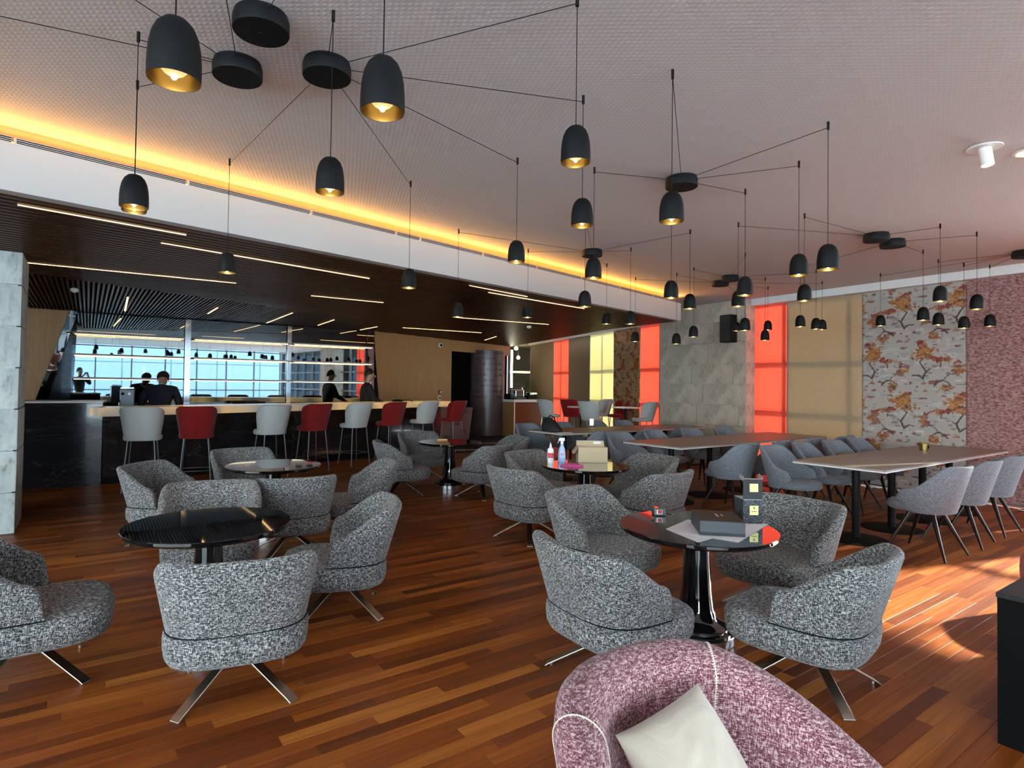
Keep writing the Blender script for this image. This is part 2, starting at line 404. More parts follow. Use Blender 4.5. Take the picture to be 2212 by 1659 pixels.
zx, zz_ = Vector((SDv.x, SDv.y, 0)), -(Vector((SN.x, SN.y, 0)) * math.cos(R(14)) + Vector((0, 0, math.sin(R(14))))); yy_ = zz_.cross(zx)
aro.matrix_world = Matrix.Translation((mid_.x, mid_.y, 2.990)) @ Matrix((zx, yy_, zz_)).transposed().to_4x4()
# dark slatted ceiling over the bar
B0, B1 = Vector((-7.1, 3.75)), Vector((-2.35, 11.1)); WC1, WC2, WC3 = Vector((3.42, 10.5)), Vector((2.56, 12.22)), Vector((.70, 18.33))
LE = Q0 - BD * 3.1
front = [S00 + SN * -.11, S1 + SN * -.11, WC2, WC3, Q1, B1, B0, Vector((-9.6, .5))]
backp = [B0, B1, Q1, Q0, LE, Vector((-9.7, 3.0))]
allp = [S00 + SN * -.10, S1 + SN * -.10, WC2, WC3 + Vector((.3, .4)), RQ + Vector((-.3, .3)), Q1 + Vector((-.3, .4)), LE + Vector((-.4, .4)), Vector((-10.2, 0))]
cw = tag(mk('ceiling_slatted', MB().prism([tuple(p) for p in allp], 2.72, 2.74), M['soffdark']), kind='structure')
def clip(p, d, poly):
    """the parameter intervals of the line p + t d inside poly"""
    ts = []
    for i in range(len(poly)):
        a, c_ = poly[i - 1], poly[i]; e_ = c_ - a; den = d.x * e_.y - d.y * e_.x
        if abs(den) < 1e-9: continue
        q = a - p; t = (q.x * e_.y - q.y * e_.x) / den; u = (q.x * d.y - q.y * d.x) / den
        if 0 <= u < 1: ts.append(t)
    ts.sort(); return [(ts[i], ts[i + 1]) for i in range(0, len(ts) - 1, 2) if ts[i + 1] - ts[i] > .06]
def slat(p0, p1, wd, z0, z1):
    d = p1 - p0; ln = d.length; mid = (p0 + p1) / 2
    o = mk('slat', MB().box((0, 0, 0), (ln, wd, z1 - z0)), M['slat'], cw)
    o.location = (mid.x, mid.y, (z0 + z1) / 2); o.rotation_euler = (0, 0, math.atan2(d.y, d.x))
for i in range(120):
    p = S0 + SN * (-.15 - i * .10)
    for t0, t1 in clip(p, SDv, front):
        t0 += .004; t1 -= .004
        slat(p + SDv * t0, p + SDv * t1, .062, WOODZ, WOODZ + .05)
TSD = Vector((-BD.y, BD.x)); nsl = 0
for i in range(-46, 130):
    p = Q0 + BD * (i * .054)
    for t0, t1 in clip(p, TSD, backp): slat(p + TSD * t0, p + TSD * t1, .024, WOODZ + .005, WOODZ + .05); nsl += 1
print('transverse slats', nsl)
# concrete column between the two window walls, of board-marked blocks
def blocks(parent, face0, d, n, width, z1, rows, mat_, name='concrete_block', seed=1, t=.03):
    r_ = random.Random(seed); h = z1 / rows
    for j in range(rows):
        x = -r_.random() * .9
        while x < width - .02:
            ln = r_.choice([.95, 1.15, 1.3]); a, e_ = max(x, 0), min(x + ln, width)
            if width - e_ < .25: e_ = width
            if e_ - a > .12:
                g = MB(); pr = r_.uniform(-.003, .003); p = face0 + d * ((a + e_) / 2)
                c3 = Vector((p.x, p.y, (j + .5) * h)) + Vector((n.x, n.y, 0)) * (pr - t / 2)
                g.obox((0, 0, 0), Vector((d.x, d.y, 0)) * ((e_ - a) / 2 - .004), Vector((n.x, n.y, 0)) * t / 2, (0, 0, h / 2 - .006))
                o = mk(name, g, mat_, parent); o.location = c3
            x = e_ if e_ < width else width
col = tag(mk('wall_column', MB().prism([COLR - WN * .03 + Vector((-.03 * WD.x, -.03 * WD.y)), COLL - WN * .03, COLL - WN * .9, COLR - WN * .9 - WD * .03], 0, CEIL), M['concrete']), kind='structure')
blocks(col, COLR, -WD, WN, 2.04, CEIL, 8, M['concrete'], seed=5)
blocks(col, COLR, -WN, WD, .262, CEIL, 8, M['concrete'], seed=6)
# second column farther along the window wall (seen in the bar mirror)
c2 = tag(mk('wall_column.001', MB().prism([wp(7.0, .25), wp(8.6, .25), wp(8.6, -.4), wp(7.0, -.4)], 0, CEIL), M['concrete']), kind='structure')
# left pillar
PC = Vector((-4.40, 5.58)); pd_ = -BD; pn = BNv
pil = tag(mk('wall_pillar', MB().prism([PC + pd_ * 1.2 - pn * .03, PC + pd_ * .03 - pn * .03, PC + pd_ * .03 - pn * .72, PC + pd_ * 1.2 - pn * .72], 0, WOODZ), M['concrete2']), kind='structure')
blocks(pil, PC, pd_, pn, 1.2, WOODZ + .08, 7, M['concrete2'], seed=9)
blocks(pil, PC, -pn, -pd_, .72, WOODZ + .08, 7, M['concrete2'], seed=10)
# ---- right window wall
def bar(name, p0, p1, n, o0, o1, z0, z1, mt, parent=None, kind=None, bevel=0):
    g = MB(); strip(g, p0, p1, n, o0, o1, z0, z1); o = mk(name, g, mt, parent, bevel=bevel)
    if kind: tag(o, kind=kind)
    return o
def glazing(num, p0, p1, n, off, step, zs=(1.0, 1.80), z1=CEIL, z0=0.0, fw=.05, depth=.08):
    """a run of window: glass with mullions and transoms in front"""
    p0, p1 = Vector(p0), Vector(p1); d = (p1 - p0); ln = d.length; d /= ln
    root = bar('window_%d' % num, p0, p1, n, off - .012, off, z0, z1, M['glass'], kind='structure')
    k = max(1, round(ln / step))
    for i in range(k + 1):
        a = p0 + d * (ln * i / k)
        mk('mullion', MB().prism([a - d * fw / 2 + n * (off - .03), a + d * fw / 2 + n * (off - .03), a + d * fw / 2 + n * (off + depth), a - d * fw / 2 + n * (off + depth)], z0, z1), M['frame'], root)
    for z in (z0 + fw / 2,) + tuple(zs) + (z1 - .06,):
        bar('transom', p0, p1, n, off - .02, off + depth * .9, z - fw / 2, z + fw / 2, M['frame'], root)
    return root
glazing(1, wp(-.55), wp(15), WN, -.16, 1.11, (1.07, 1.92))
bar('trim_1', wp(-.0), wp(4.52), WN, -.02, .12, 2.94, CEIL, M['pelmet'], kind='structure')
bar('trim_2', wp(4.52), wp(15), WN, -.05, .04, 2.99, CEIL, M['pelmet'], kind='structure')
# ---- rear and left window walls behind the camera
glazing(2, RE, (3.0, -6.6), (Vector((-.42, .9))).normalized(), 0, 1.5, (.95,))
glazing(3, (3.0, -6.6), (-6.0, -6.2), Vector((.04, 1)).normalized(), 0, 1.5, (.95,))
glazing(4, (-6.0, -6.2), (-9.6, -1.0), Vector((.82, .57)).normalized(), 0, 1.5, (.95,))
bar('wall_left', (-9.6, -1.0), tuple(LE), Vector((1, 0)), -.2, 0, 0, CEIL, M['white'], kind='structure')
# ---- far facade
glazing(5, F0, F0 + FD * FEND, FN, -.16, 1.5, (1.07, 1.92))
bar('trim_3', F0, F0 + FD * FEND, FN, -.02, .08, 2.94, CEIL, M['pelmet'], kind='structure')
bar('wall_facade', F0 - FD * 1.6, F0 - FD * .01, FN, -.3, 0.0, 0, CEIL, M['concrete'], kind='structure')
# ---- blinds
def blind(name, p0, p1, n, mt, label, z0=.045, z1=2.94, off=0.0, sag=True):
    g = MB(); strip(g, p0, p1, n, off - .004, off, z0, z1)
    root = mk(name, g, mt); tag(root, label, 'blind')
    g = MB(); strip(g, p0, p1, n, off - .012, off + .008, z0 - .022, z0); mk('bottom_rail', g, M['frame'], root)
    return root
s = [online(p, W0, WD) for p in (1632, 1697, 1703, 1862, 2090)]
blind('window_blind', wp(s[0] - .10), wp(s[1] + .06), WN, M['red_blind'], 'sunlit coral red blind on the window right of the concrete column', off=-.02)
blind('window_blind', wp(s[1] + .02), wp(s[3] + .02), WN, M['tan_blind'], 'wide tan woven blind between the coral blind and the tree-print blind')
blind('window_blind', wp(s[4] - .02), wp(4.5), WN, M['mauve_blind'], 'mauve mottled woven blind at the right edge of the room')
blind('window_blind', wp(4.52), wp(5.2), WN, M['red_blind'], 'coral red blind seen only reflected in the bar mirror')
f = [online(p, F0, FD) for p in (1425, 1382, 1325, 1274, 1228, 1196, 1145)]
def fb(i, j, mt, label, off=0.0): return blind('window_blind', F0 + FD * (f[i] + .02), F0 + FD * (f[j] - .02), FN, mt, label, off=off)
fb(0, 1, M['red_blind'], 'narrow coral red blind directly left of the concrete column')
fb(2, 3, M['ivory_blind'], 'glowing ivory blind between the dark brown blind and the tree-print one')
fb(3, 4, M['brown_blind'], 'dark brown blind between the ivory blind and the far coral blind')
fb(4, 5, M['red_blind'], 'farthest coral red blind, between two brown ones')
fb(5, 6, M['brown_blind'], 'farthest brown blind beside the plant and coffee cabinet')
# printed cloth: the print is painted into a colour attribute of a fine grid
def paint_tile(res=.006, tw=1.36, th=1.45):
    nx, ny = int(tw / res), int(th / res)
    X, Y = np.meshgrid(np.arange(nx) * res, np.arange(ny) * res); rg = np.random.default_rng(4)
    def fld(cs):
        a = rg.random((cs[1], cs[0])); gx = X / tw * cs[0]; gy = Y / th * cs[1]
        i, j = gx.astype(int) % cs[0], gy.astype(int) % cs[1]; fx, fy = gx % 1, gy % 1
        fx, fy = fx * fx * (3 - 2 * fx), fy * fy * (3 - 2 * fy); i2, j2 = (i + 1) % cs[0], (j + 1) % cs[1]
        return (a[j, i] * (1 - fx) + a[j, i2] * fx) * (1 - fy) + (a[j2, i] * (1 - fx) + a[j2, i2] * fx) * fy
    n1 = (fld((24, 28)) * .5 + fld((60, 72)) * .5); n2 = fld((7, 26)); n3 = fld((70, 80)); n4 = fld((14, 50))
    img = np.ones((ny, nx, 3)) * np.array([.40, .355, .315])
    def put(mask, colr, a=1.0):
        m3 = (mask * a)[..., None]; img[:] = img * (1 - m3) + np.array(colr) * m3
    put(np.clip((n2 * .6 + n4 * .4 - .55) * 8, 0, 1), (.50, .475, .455), .5); put(np.clip((n4 - .62) * 10, 0, 1) * np.clip((n2 - .4) * 6, 0, 1), (.26, .23, .22), .5)
    def dd(cx, cy):
        dx = (X - cx + tw / 2) % tw - tw / 2; dy = (Y - cy + th / 2) % th - th / 2; return dx, dy
    def blob(cx, cy, rx, ry, cols, sc=1.0):
        dx, dy = dd(cx, cy); rx *= 1.32; ry *= 1.4; r_ = np.sqrt((dx / rx) ** 2 + (dy / ry) ** 2) + (n1 - .5) * 1.9 - .12
        put(np.clip((.92 - r_) * 9, 0, 1), cols[0], .9)
        put(np.clip((.92 - r_) * 9, 0, 1) * np.clip((n3 - .5) * 9, 0, 1), cols[1], .9)
        put(np.clip((.92 - r_) * 9, 0, 1) * np.clip((n1 - .56) * 12, 0, 1) , cols[2], .9)
    def twig(pts, w0, w1, colr=(.085, .05, .05)):
        for k in range(len(pts) - 1):
            (ax, ay), (bx, by) = pts[k], pts[k + 1]; wa = w0 + (w1 - w0) * k / (len(pts) - 1)
            n_ = max(2, int(math.hypot(bx - ax, by - ay) / .008))
            for q in range(n_):
                t = q / n_; dx, dy = dd(ax + (bx - ax) * t, ay + (by - ay) * t)
                put(np.clip((1.9 - np.hypot(dx, dy) / wa) * 3, 0, 1), colr, .88)
    OR = ((.40, .19, .08), (.24, .09, .05), (.14, .05, .04)); RD = ((.26, .06, .045), (.16, .05, .05), (.40, .10, .06)); YO = ((.44, .20, .05), (.24, .09, .05), (.36, .17, .06)); MR = ((.20, .085, .075), (.32, .17, .12), (.13, .065, .065))
    rr_ = random.Random(8)
    for k in range(26):
        cx, cy = rr_.random() * .68, rr_.random() * .725; rx, ry = rr_.uniform(.012, .04), rr_.uniform(.006, .016); cl = rr_.choice([OR, RD, MR, MR, ((.24, .19, .17),) * 3, ((.24, .19, .17),) * 3, ((.55, .53, .50),) * 3])
        for q in (0, 1): blob(cx + .68 * q, cy, rx, ry, cl); blob(.68 * q - cx, cy + .725, rx, ry, cl)
    for k in range(16):
        cx, cy, dx_, dy_ = rr_.random() * .68, rr_.random() * .725, rr_.uniform(-.07, .07), rr_.uniform(-.03, .05)
        for q in (0, 1): twig([(cx + .68 * q, cy), (cx + .68 * q + dx_, cy + dy_ * .4), (cx + .68 * q + dx_ * 1.5, cy + dy_)], .0035, .002, (.16, .11, .10)); twig([(.68 * q - cx, cy + .725), (.68 * q - cx - dx_, cy + .725 + dy_ * .4)], .0035, .002, (.16, .11, .10))
    for fx, ox, oy in ((1, .12, .08), (-1, .60, .08 + .725), (1, .12 + .68, .08), (-1, .60 + .68, .805)):
        P = lambda a, b_: (ox + fx * a, oy + b_)
        # big tree: crown of three clumps with a twisted trunk
        twig([P(.02, .10), P(.06, .20), P(.02, .27), P(-.02, .33), P(.02, .37)], .007, .004); twig([P(.02, .10), P(-.04, .15), P(-.12, .14)], .006, .003); twig([P(.06, .2), P(.11, .23)], .005, .003)
        blob(*P(.02, .42), .10, .055, OR); blob(*P(.05, .50), .10, .05, YO); blob(*P(.0, .56), .06, .04, OR); blob(*P(-.03, .61), .035, .018, RD)
        # arched bare branch with clump
        twig([P(.16, .0), P(.20, .05), P(.27, .075), P(.33, .04), P(.38, -.02)], .006, .003); twig([P(.27, .075), P(.31, .13), P(.40, .18)], .004, .0025); blob(*P(.31, -.03), .05, .045, OR); blob(*P(.42, .17), .045, .02, MR)
        # small flat tree
        twig([P(.24, .26), P(.235, .34)], .005, .003); blob(*P(.24, .36), .10, .03, OR); blob(*P(.18, .37), .05, .028, RD); blob(*P(.42, .32), .03, .02, RD); blob(*P(.44, .27), .05, .018, MR); blob(*P(.46, .21), .06, .028, YO); blob(*P(.39, .205), .03, .02, MR)
    return img, res, tw, th
TILE = paint_tile()
def print_blind(p0, p1, n, label, tint=(1, 1, 1), cell=.0085, sc=1.0):
    img, res, tw, th = TILE; p0, p1 = Vector(p0), Vector(p1); ln = (p1 - p0).length; z0, z1 = .045, 2.94
    nx, ny = int(ln / cell), int((z1 - z0) / cell)
    xs = np.linspace(0, ln, nx + 1); zs = np.linspace(z0, z1, ny + 1); XX, ZZ = np.meshgrid(xs, zs)
    d = (p1 - p0) / ln; vs = np.stack([p0.x + d.x * XX, p0.y + d.y * XX, ZZ], -1).reshape(-1, 3)
    idx = np.arange((nx + 1) * (ny + 1)).reshape(ny + 1, nx + 1)
    fs = np.stack([idx[:-1, :-1], idx[:-1, 1:], idx[1:, 1:], idx[1:, :-1]], -1).reshape(-1, 4)
    me = bpy.data.meshes.new('tree_print_blind'); me.from_pydata(vs.tolist(), [], fs.tolist())
    i = ((XX / sc / res).astype(int) % img.shape[1]); j = ((ZZ / sc / res).astype(int) % img.shape[0])
    colr = img[j, i].reshape(-1, 3) * np.array(tint); a = me.color_attributes.new('print', 'FLOAT_COLOR', 'POINT')
    a.data.foreach_set('color', np.concatenate([colr, np.ones((len(colr), 1))], 1).astype(np.float32).ravel())
    me.materials.append(M['print']); me.update(); o = bpy.data.objects.new('window_blind', me); C.objects.link(o)
    md = o.modifiers.new('t', 'SOLIDIFY'); md.thickness = .004; tag(o, label, 'blind')
    g = MB(); strip(g, p0, p1, n, -.012, .008, z0 - .022, z0); mk('bottom_rail', g, M['frame'], o); return o
m_ = M['print'] = mat('printed_cloth', (.4, .4, .4), .9, spec=.1)
at_ = N(m_, 'ShaderNodeAttribute', attribute_name='print'); L(m_, at_.outputs['Color'], bs(m_).inputs['Base Color'])
tr = N(m_, 'ShaderNodeBsdfTranslucent'); L(m_, at_.outputs['Color'], tr.inputs[0]); mx = N(m_, 'ShaderNodeMixShader'); mx.inputs[0].default_value = .06
L(m_, bs(m_).outputs[0], mx.inputs[1]); L(m_, tr.outputs[0], mx.inputs[2]); L(m_, mx.outputs[0], m_.node_tree.nodes['Material Output'].inputs[0])
print_blind(wp(s[3]), wp(s[4] + .0), WN + WN * 0 , 'grey blind printed with autumn trees, between tan and mauve blinds', cell=.0085)
print_blind(F0 + FD * (f[1] + .02), F0 + FD * (f[2] - .02), FN, 'tan blind printed with brown trees, left of the narrow coral blind', (.85, .62, .38), cell=.014)
# ---- bar back wall: oak, slanted mirror returns, mirrors
def poly_panel(name, p0, d, n, pts, t, mt, parent=None, off=0.0, offs=None):
    """upright panel: pts are (distance along d, height)"""
    g = MB(); a = [Vector((p0.x + d.x * u, p0.y + d.y * u, z)) + Vector((n.x, n.y, 0)) * (offs[i_] if offs else off) for i_, (u, z) in enumerate(pts)]; q = [v - Vector((n.x, n.y, 0)) * t for v in a]; k = len(a)
    g.add([tuple(v) for v in a + q], [tuple(range(k)), tuple(range(k, 2 * k))[::-1]] + [(i, (i + 1) % k, k + (i + 1) % k, k + i) for i in range(k)])
    return mk(name, g, mt, parent)
u = lambda px: online(px, Q0, BD)
wb = tag(poly_panel('wall_back', Q0, BD, BNv, [(-3.1, 0), (5.72, 0), (5.72, CEIL), (-3.1, CEIL)], .1, M['soffdark'], off=-.05), kind='structure')
ua, ub = u(148), u(82); sl = (ua - ub) / (2.63 - 1.16); ubt = ua - sl * 2.63
w1 = [-3.1] + [ua - sl * (2.63 - 0)]
poly_panel('oak_panel', Q0, BD, BNv, [(-3.1, 0), (ubt, 0), (ua, 2.66), (-3.1, 2.66)], .04, M['oak'], wb)
poly_panel('mirror_return', Q0, BD, BNv, [(ubt + .005, 0), (ubt + .20, 0), (ua + .10, 2.63), (ua + .005, 2.66)], .03, M['mirror'], wb, offs=(.07, .02, .02, .045))
poly_panel('marble_panel', Q0, BD, BNv, [(ubt + .21, 0), (u(153), 0), (u(153), 2.62), (ua + .11, 2.62)], .03, M['marble'], wb, off=.0)
for a_, b__ in ((153.5, 396), (411, 617), (628, 789)):
    poly_panel('mirror', Q0, BD, BNv, [(u(a_), 1.02), (u(b__), 1.02), (u(b__), 2.62), (u(a_), 2.62)], .02, M['mirror'], wb, off=.0)
for a_, b__ in ((397, 410), (618, 627)):
    poly_panel('mirror_pilaster', Q0, BD, BNv, [(u(a_), 1.0), (u(b__), 1.0), (u(b__), 2.62), (u(a_), 2.62)], .08, M['chrome'], wb, off=.05)
poly_panel('mirror_return', Q0, BD, BNv, [(u(812), 0), (5.70, 0), (5.70, 2.62), (u(789.5), 2.62)], .03, M['mirror'], wb, off=.01)
poly_panel('marble_panel', Q0, BD, BNv, [(u(789.5), 0), (u(811), 0), (u(790), 2.62)], .03, M['marble'], wb, off=.0)
# oak wall right of the mirror with the doorway
v = lambda px: online(px, Q1, RDv)
va, vb = v(806), v(829); dl, dr = v(975), (RQ - Q1).length; LZ = 2.34
wr = tag(poly_panel('wall_right', Q1, RDv, RN, [(.0, 0), (.05, 0), (.05, CEIL), (.0, CEIL)], .08, M['soffdark'], off=-.05), kind='structure')
pw = (dl - vb) / 1
poly_panel('oak_panel', Q1, RDv, RN, [(vb, 0), (dl, 0), (dl, 2.66), (max(va, .01), 2.66)], .06, M['oak'], wr)
poly_panel('oak_lintel', Q1, RDv, RN, [(dl + .004, LZ), (dr, LZ), (dr, 2.66), (dl + .004, 2.66)], .06, M['oak'], wr)
poly_panel('dark_jamb', Q1, RDv, RN, [(.06, 0), (vb - .01, 0), (va, 2.66), (.06, 2.66)], .03, M['black'], wr, off=-.03)
lob = tag(mk('wall_lobby', MB().prism([tuple(Q1 - RN * .3 + RDv * .3), tuple(RQ - RN * .13), tuple(RQ - RN * .13 - RN * 3.2), tuple(Q1 - RN * 3.4 + RDv * .3)], CEIL - .3, CEIL - .25), M['soffdark']), kind='structure')
for a_, b__ in ((Q1 - RN * .3 + RDv * .3, Q1 - RN * 3.4 + RDv * .3), (Q1 - RN * 3.4 + RDv * .3, RQ - RN * 3.3), (RQ - RN * 3.3, RQ - RN * .13)):
    g = MB(); dq = (b__ - a_).normalized(); strip(g, a_, b__, Vector((-dq.y, dq.x)), 0, .05, 0, CEIL - .25); mk('lobby_wall', g, M['soffdark'], lob)
g = MB(); g.prism([tuple(Q1 - RN * .1 + RDv * .2), tuple(RQ - RN * .1), tuple(RQ - RN * 3.3), tuple(Q1 - RN * 3.4 + RDv * .2)], -.011, -.001); mk('lobby_floor', g, M['gap'], lob)
# dark room beyond the doorway and the pale passage at the far end
g = MB(); strip(g, F0 + FD * FEND, (3.2, 26.5), FN, -.1, 0, 0, CEIL); tag(mk('wall_end', g, mat('grey_paint_3', (.20, .21, .21), .7)), kind='structure')
tag(mk('wall_far', MB().prism([(-.2, 26.4), (3.6, 26.4), (3.6, 26.5), (-.2, 26.5)], 0, CEIL), mat('grey_paint', (.20, .21, .21), .7)), kind='structure')
tag(mk('wall_passage', MB().prism([(.62, 18.55), (.70, 18.55), (.70, 26.5), (.62, 26.5)], 0, CEIL), mat('grey_paint_2', (.24, .24, .23), .7)), kind='structure')

bd = Vector((.63, -.776)); bc = Vector((-7.0, 10.6)) + bd * 42; bl = Vector((bd.y, -bd.x))
bld = empty('building', (bc.x, bc.y, 0), math.degrees(math.atan2(bd.x, bd.y)), 'pale blue panelled building outside, seen reflected in the bar mirror', 'building')
mk('wall', MB().box((0, 2.6, 4.3), (24, 5, 9)), mat('blue_wall', (.07, .10, .13), .6), bld)
pm_ = mat('blue_panel', (.085, .125, .165), .5)
for i in range(7):
    for j in range(3): mk('wall_panel', MB().box((-10.2 + 3.4 * i, .05, 1.3 + 3.0 * j), (3.34, .08, 2.94)), pm_, bld)
# ================================================================== furniture builders
def sell(t, a, b_, n=2.6):
    """superellipse point; t=0 is the back (-Y), growing towards +X"""
    x, y = math.sin(t), -math.cos(t)
    k = (abs(x) ** n + abs(y) ** n) ** (-1 / n)
    return a * x * k, b_ * y * k
def pad(mb, a, bf, bb, levels, n=3.0, cy=0.0, seg=44, tilt=0.0):
    """cushion: stacked superellipse rings; levels = (z, scale)"""
    rings = []
    for z, s_ in levels:
        r_ = []
        for j in range(seg):
            t = 2 * math.pi * j / seg; x, y = sell(t, a, 1.0, n); y *= bf if y > 0 else bb
            r_.append((x * s_, cy + y * s_, z + tilt * y))
        rings.append(r_)
    return mb.loft(rings)
def shell(mb, a, b_, z0, zfun, tmax, flare, th, n=2.6, seg=48, cy=0.0, recline=0.0, t_in=None, lean_front=0.0, zbot=None):
    """wrap-around upholstered back. zfun(t) = top height above z0 at plan angle t from the back"""
    ts = [-tmax + 2 * tmax * i / seg for i in range(seg + 1)]
    rings = []
    for t in ts:
        h = zfun(abs(t)); zb = z0 + (zbot(abs(t)) if zbot else 0)
        thk = th * min(1, .35 + h / (th * 3.0)); r_ = thk / 2
        outer, inner = [], []
        def P(z, inset):
            q = (z - z0); fl = 1 + flare * q
            x, y = sell(t, a, b_, n); L_ = math.hypot(x, y)
            kx, ky = x / L_, y / L_
            bk = max(0, math.cos(t)) * recline * q
            return (x * fl - kx * inset, cy + y * fl - ky * inset - bk + lean_front * q * max(0, -math.cos(t)), z)
        top = max(z0 + h, zb + .012)
        zs = [zb + (top - r_ - zb) * k / 5 for k in range(6)]
        for z in zs: outer.append(P(z, 0))
        for ang in (30, 60, 90, 120, 150):
            outer.append(P(top - r_ + r_ * math.sin(R(ang)), r_ - r_ * math.cos(R(ang))))
        for z in reversed(zs): inner.append(P(z, thk))
        rings.append(outer + inner)
    return mb.loft(rings)
def smooth01(x): x = max(0, min(1, x)); return x * x * (3 - 2 * x)
# ---- lounge armchair
def make_armchair():
    root = empty('armchair', (0, 0, 0), 0, 'x', 'armchair', 'grey tweed swivel armchairs')
    g = MB(); pad(g, .315, .345, .30, [(.200, .80), (.203, .88), (.215, .945), (.240, .985), (.275, 1.0), (.315, 1.005), (.333, .995), (.345, .97), (.353, .93), (.358, .84), (.360, .5)], 3.6, .015)
    mk('seat', g, M['armchair'], root, smooth=60)
    def zf(t):
        d = math.degrees(t); top = .372 - .165 * (.4 * smooth01((d - 46) / 42) + .6 * max(0, min(1, (d - 50) / 38)))
        return top * math.sqrt(max(0.0, 1 - max(0, (d - 90) / 12.5) ** 2.2)) if d > 90 else top
    g = MB(); shell(g, .302, .288, .322, zf, R(102), .62, .058, 3.2, 60, .012, .12)
    mk('backrest', g, M['armchair'], root, smooth=70)
    g = MB(); pth = []
    for k in range(49):
        t = R(-103 + 206 * k / 48); xx, yy = sell(t, .308, .294, 3.3); pth.append((xx, yy + .012, .352))
    g.tube(pth, .0042, 6); mk('seam', g, M['seamdark'], root, smooth=60)
    g = MB(); g.tube([(0, 0, .215), (0, 0, .165)], .03, 14); g.lathe([(.03, .172), (.055, .168), (.06, .155), (.05, .145), (.02, .142)], 18)
    mk('swivel_hub', g, M['steel'], root, smooth=40)
    for k in range(4):
        t = R(45 + 90 * k); d = Vector((math.cos(t), math.sin(t), 0)); e_ = Vector((-d.y, d.x, 0)); g = MB()
        sec = []
        for r_, z, wd, hh in ((.02, .166, .018, .012), (.06, .163, .020, .012), (.10, .146, .024, .010), (.325, .022, .026, .008), (.345, .008, .026, .006)):
            c_ = d * r_; sec.append([c_ - e_ * wd + Vector((0, 0, z)), c_ + e_ * wd + Vector((0, 0, z)), c_ + e_ * wd + Vector((0, 0, z - hh)), c_ - e_ * wd + Vector((0, 0, z - hh))])
        g.loft(sec); g.tube([d * .315 + Vector((0, 0, .016)), d * .315 + Vector((0, 0, 0))], .010, 8)
        mk('leg', g, M['steel'], root, bevel=.002)
    bpy.context.view_layer.update(); remember(root); return root
# ---- dining chair
def make_dining():
    root = empty('dining_chair', (0, 0, 0), 0, 'x', 'chair', 'grey upholstered dining chairs')
    g = MB(); pad(g, .245, .26, .23, [(.385, .80), (.388, .92), (.40, .98), (.425, 1.0), (.447, .98), (.462, .90), (.468, .72), (.470, .4)], 2.5, .03)
    mk('seat', g, M['dining'], root, smooth=60)
    def zf(t):
        d = math.degrees(t); top = .43 - .21 * smooth01((d - 38) / 50) - .025 * smooth01((d - 85) / 20)
        return top * math.sqrt(max(0.0, 1 - max(0, (d - 100) / 14.5) ** 2.5)) if d > 100 else top
    g = MB(); shell(g, .245, .235, .385, zf, R(114), .40, .035, 2.3, 52, .02, .20, lean_front=.35, zbot=lambda t: .10 * smooth01((math.degrees(t) - 82) / 32))
    mk('backrest', g, M['dining'], root, smooth=70)
    for sx_, sy_ in ((-1, -1), (1, -1), (-1, 1), (1, 1)):
        g = MB(); g.tube([(sx_ * .085, sy_ * .075, .40), (sx_ * .12, sy_ * .115, .30), (sx_ * .235, sy_ * .235, .0)], [.021, .019, .0085], 10)
        mk('leg', g, M['blackleg'], root, smooth=50)
    g = MB(); g.box((0, 0, .378), (.26, .24, .014)); mk('seat_frame', g, M['blackleg'], root)
    bpy.context.view_layer.update(); remember(root); return root
# ---- bar stool
def make_stool(mt, nm):
    root = empty('bar_stool', (0, 0, 0), 0, 'x', 'bar stool', 'bar stools')
    g = MB(); pad(g, .225, .235, .20, [(.655, .82), (.658, .93), (.668, .985), (.69, 1.0), (.715, .985), (.728, .92), (.734, .75), (.736, .4)], 2.6, .03)
    mk('seat', g, mt, root, smooth=60)
    def zf(t):
        d = math.degrees(t); top = .440 - .05 * smooth01((d - 40) / 36)
        return top * math.sqrt(max(0.0, 1 - max(0, (d - 64) / 20.5) ** 2.4)) if d > 64 else top
    g = MB(); shell(g, .205, .20, .665, zf, R(84), .80, .038, 2.6, 44, .015, .14)
    mk('backrest', g, mt, root, smooth=70)
    for sx_, sy_ in ((-1, -1), (1, -1), (-1, 1), (1, 1)):
        g = MB(); g.tube([(sx_ * .15, .01 + sy_ * .14, .66), (sx_ * .20, .01 + sy_ * .19, .0)], .0105, 8); mk('leg', g, M['darksteel'], root, smooth=50)
    for p, q in (((-.188, -.168), (.188, -.168)), ((-.188, .188), (.188, .188)), ((-.188, -.168), (-.188, .188)), ((.188, -.168), (.188, .188))):
        g = MB(); g.tube([(p[0], p[1], .22), (q[0], q[1], .22)], .008, 8); mk('footrest_rail', g, M['darksteel'], root, smooth=50)
    bpy.context.view_layer.update(); remember(root); return root
# ---- round gloss table
def make_round():
    root = empty('round_table', (0, 0, 0), 0, 'x', 'table', 'round gloss black tables')
    g = MB(); g.lathe([(.02, .600), (.405, .602), (.425, .607), (.436, .614), (.437, .619), (.4425, .6195), (.4445, .622), (.4445, .636), (.4425, .640)], 96)
    mk('tabletop', g, M['blackgloss'], root, smooth=20)
    g = MB(); g.lathe([(.05, .60), (.072, .59), (.074, .5), (.078, .40), (.086, .28), (.098, .18), (.115, .13), (.14, .105), (.17, .092), (.178, .085), (.178, .068), (.20, .062), (.20, .05), (.05, .05)], 48)
    mk('column', g, M['blackgloss'], root, smooth=35)
    g = MB(); g.lathe([(.05, .052), (.212, .052), (.216, .048), (.216, .004), (.212, 0), (.05, 0)], 56); mk('base_ring', g, M['chrome'], root, smooth=35)
    bpy.context.view_layer.update(); remember(root); return root
A0, D0, SW, SR, T0 = make_armchair(), make_dining(), make_stool(M['stoolwhite'], 'w'), make_stool(M['stoolred'], 'r'), make_round()
used = set()
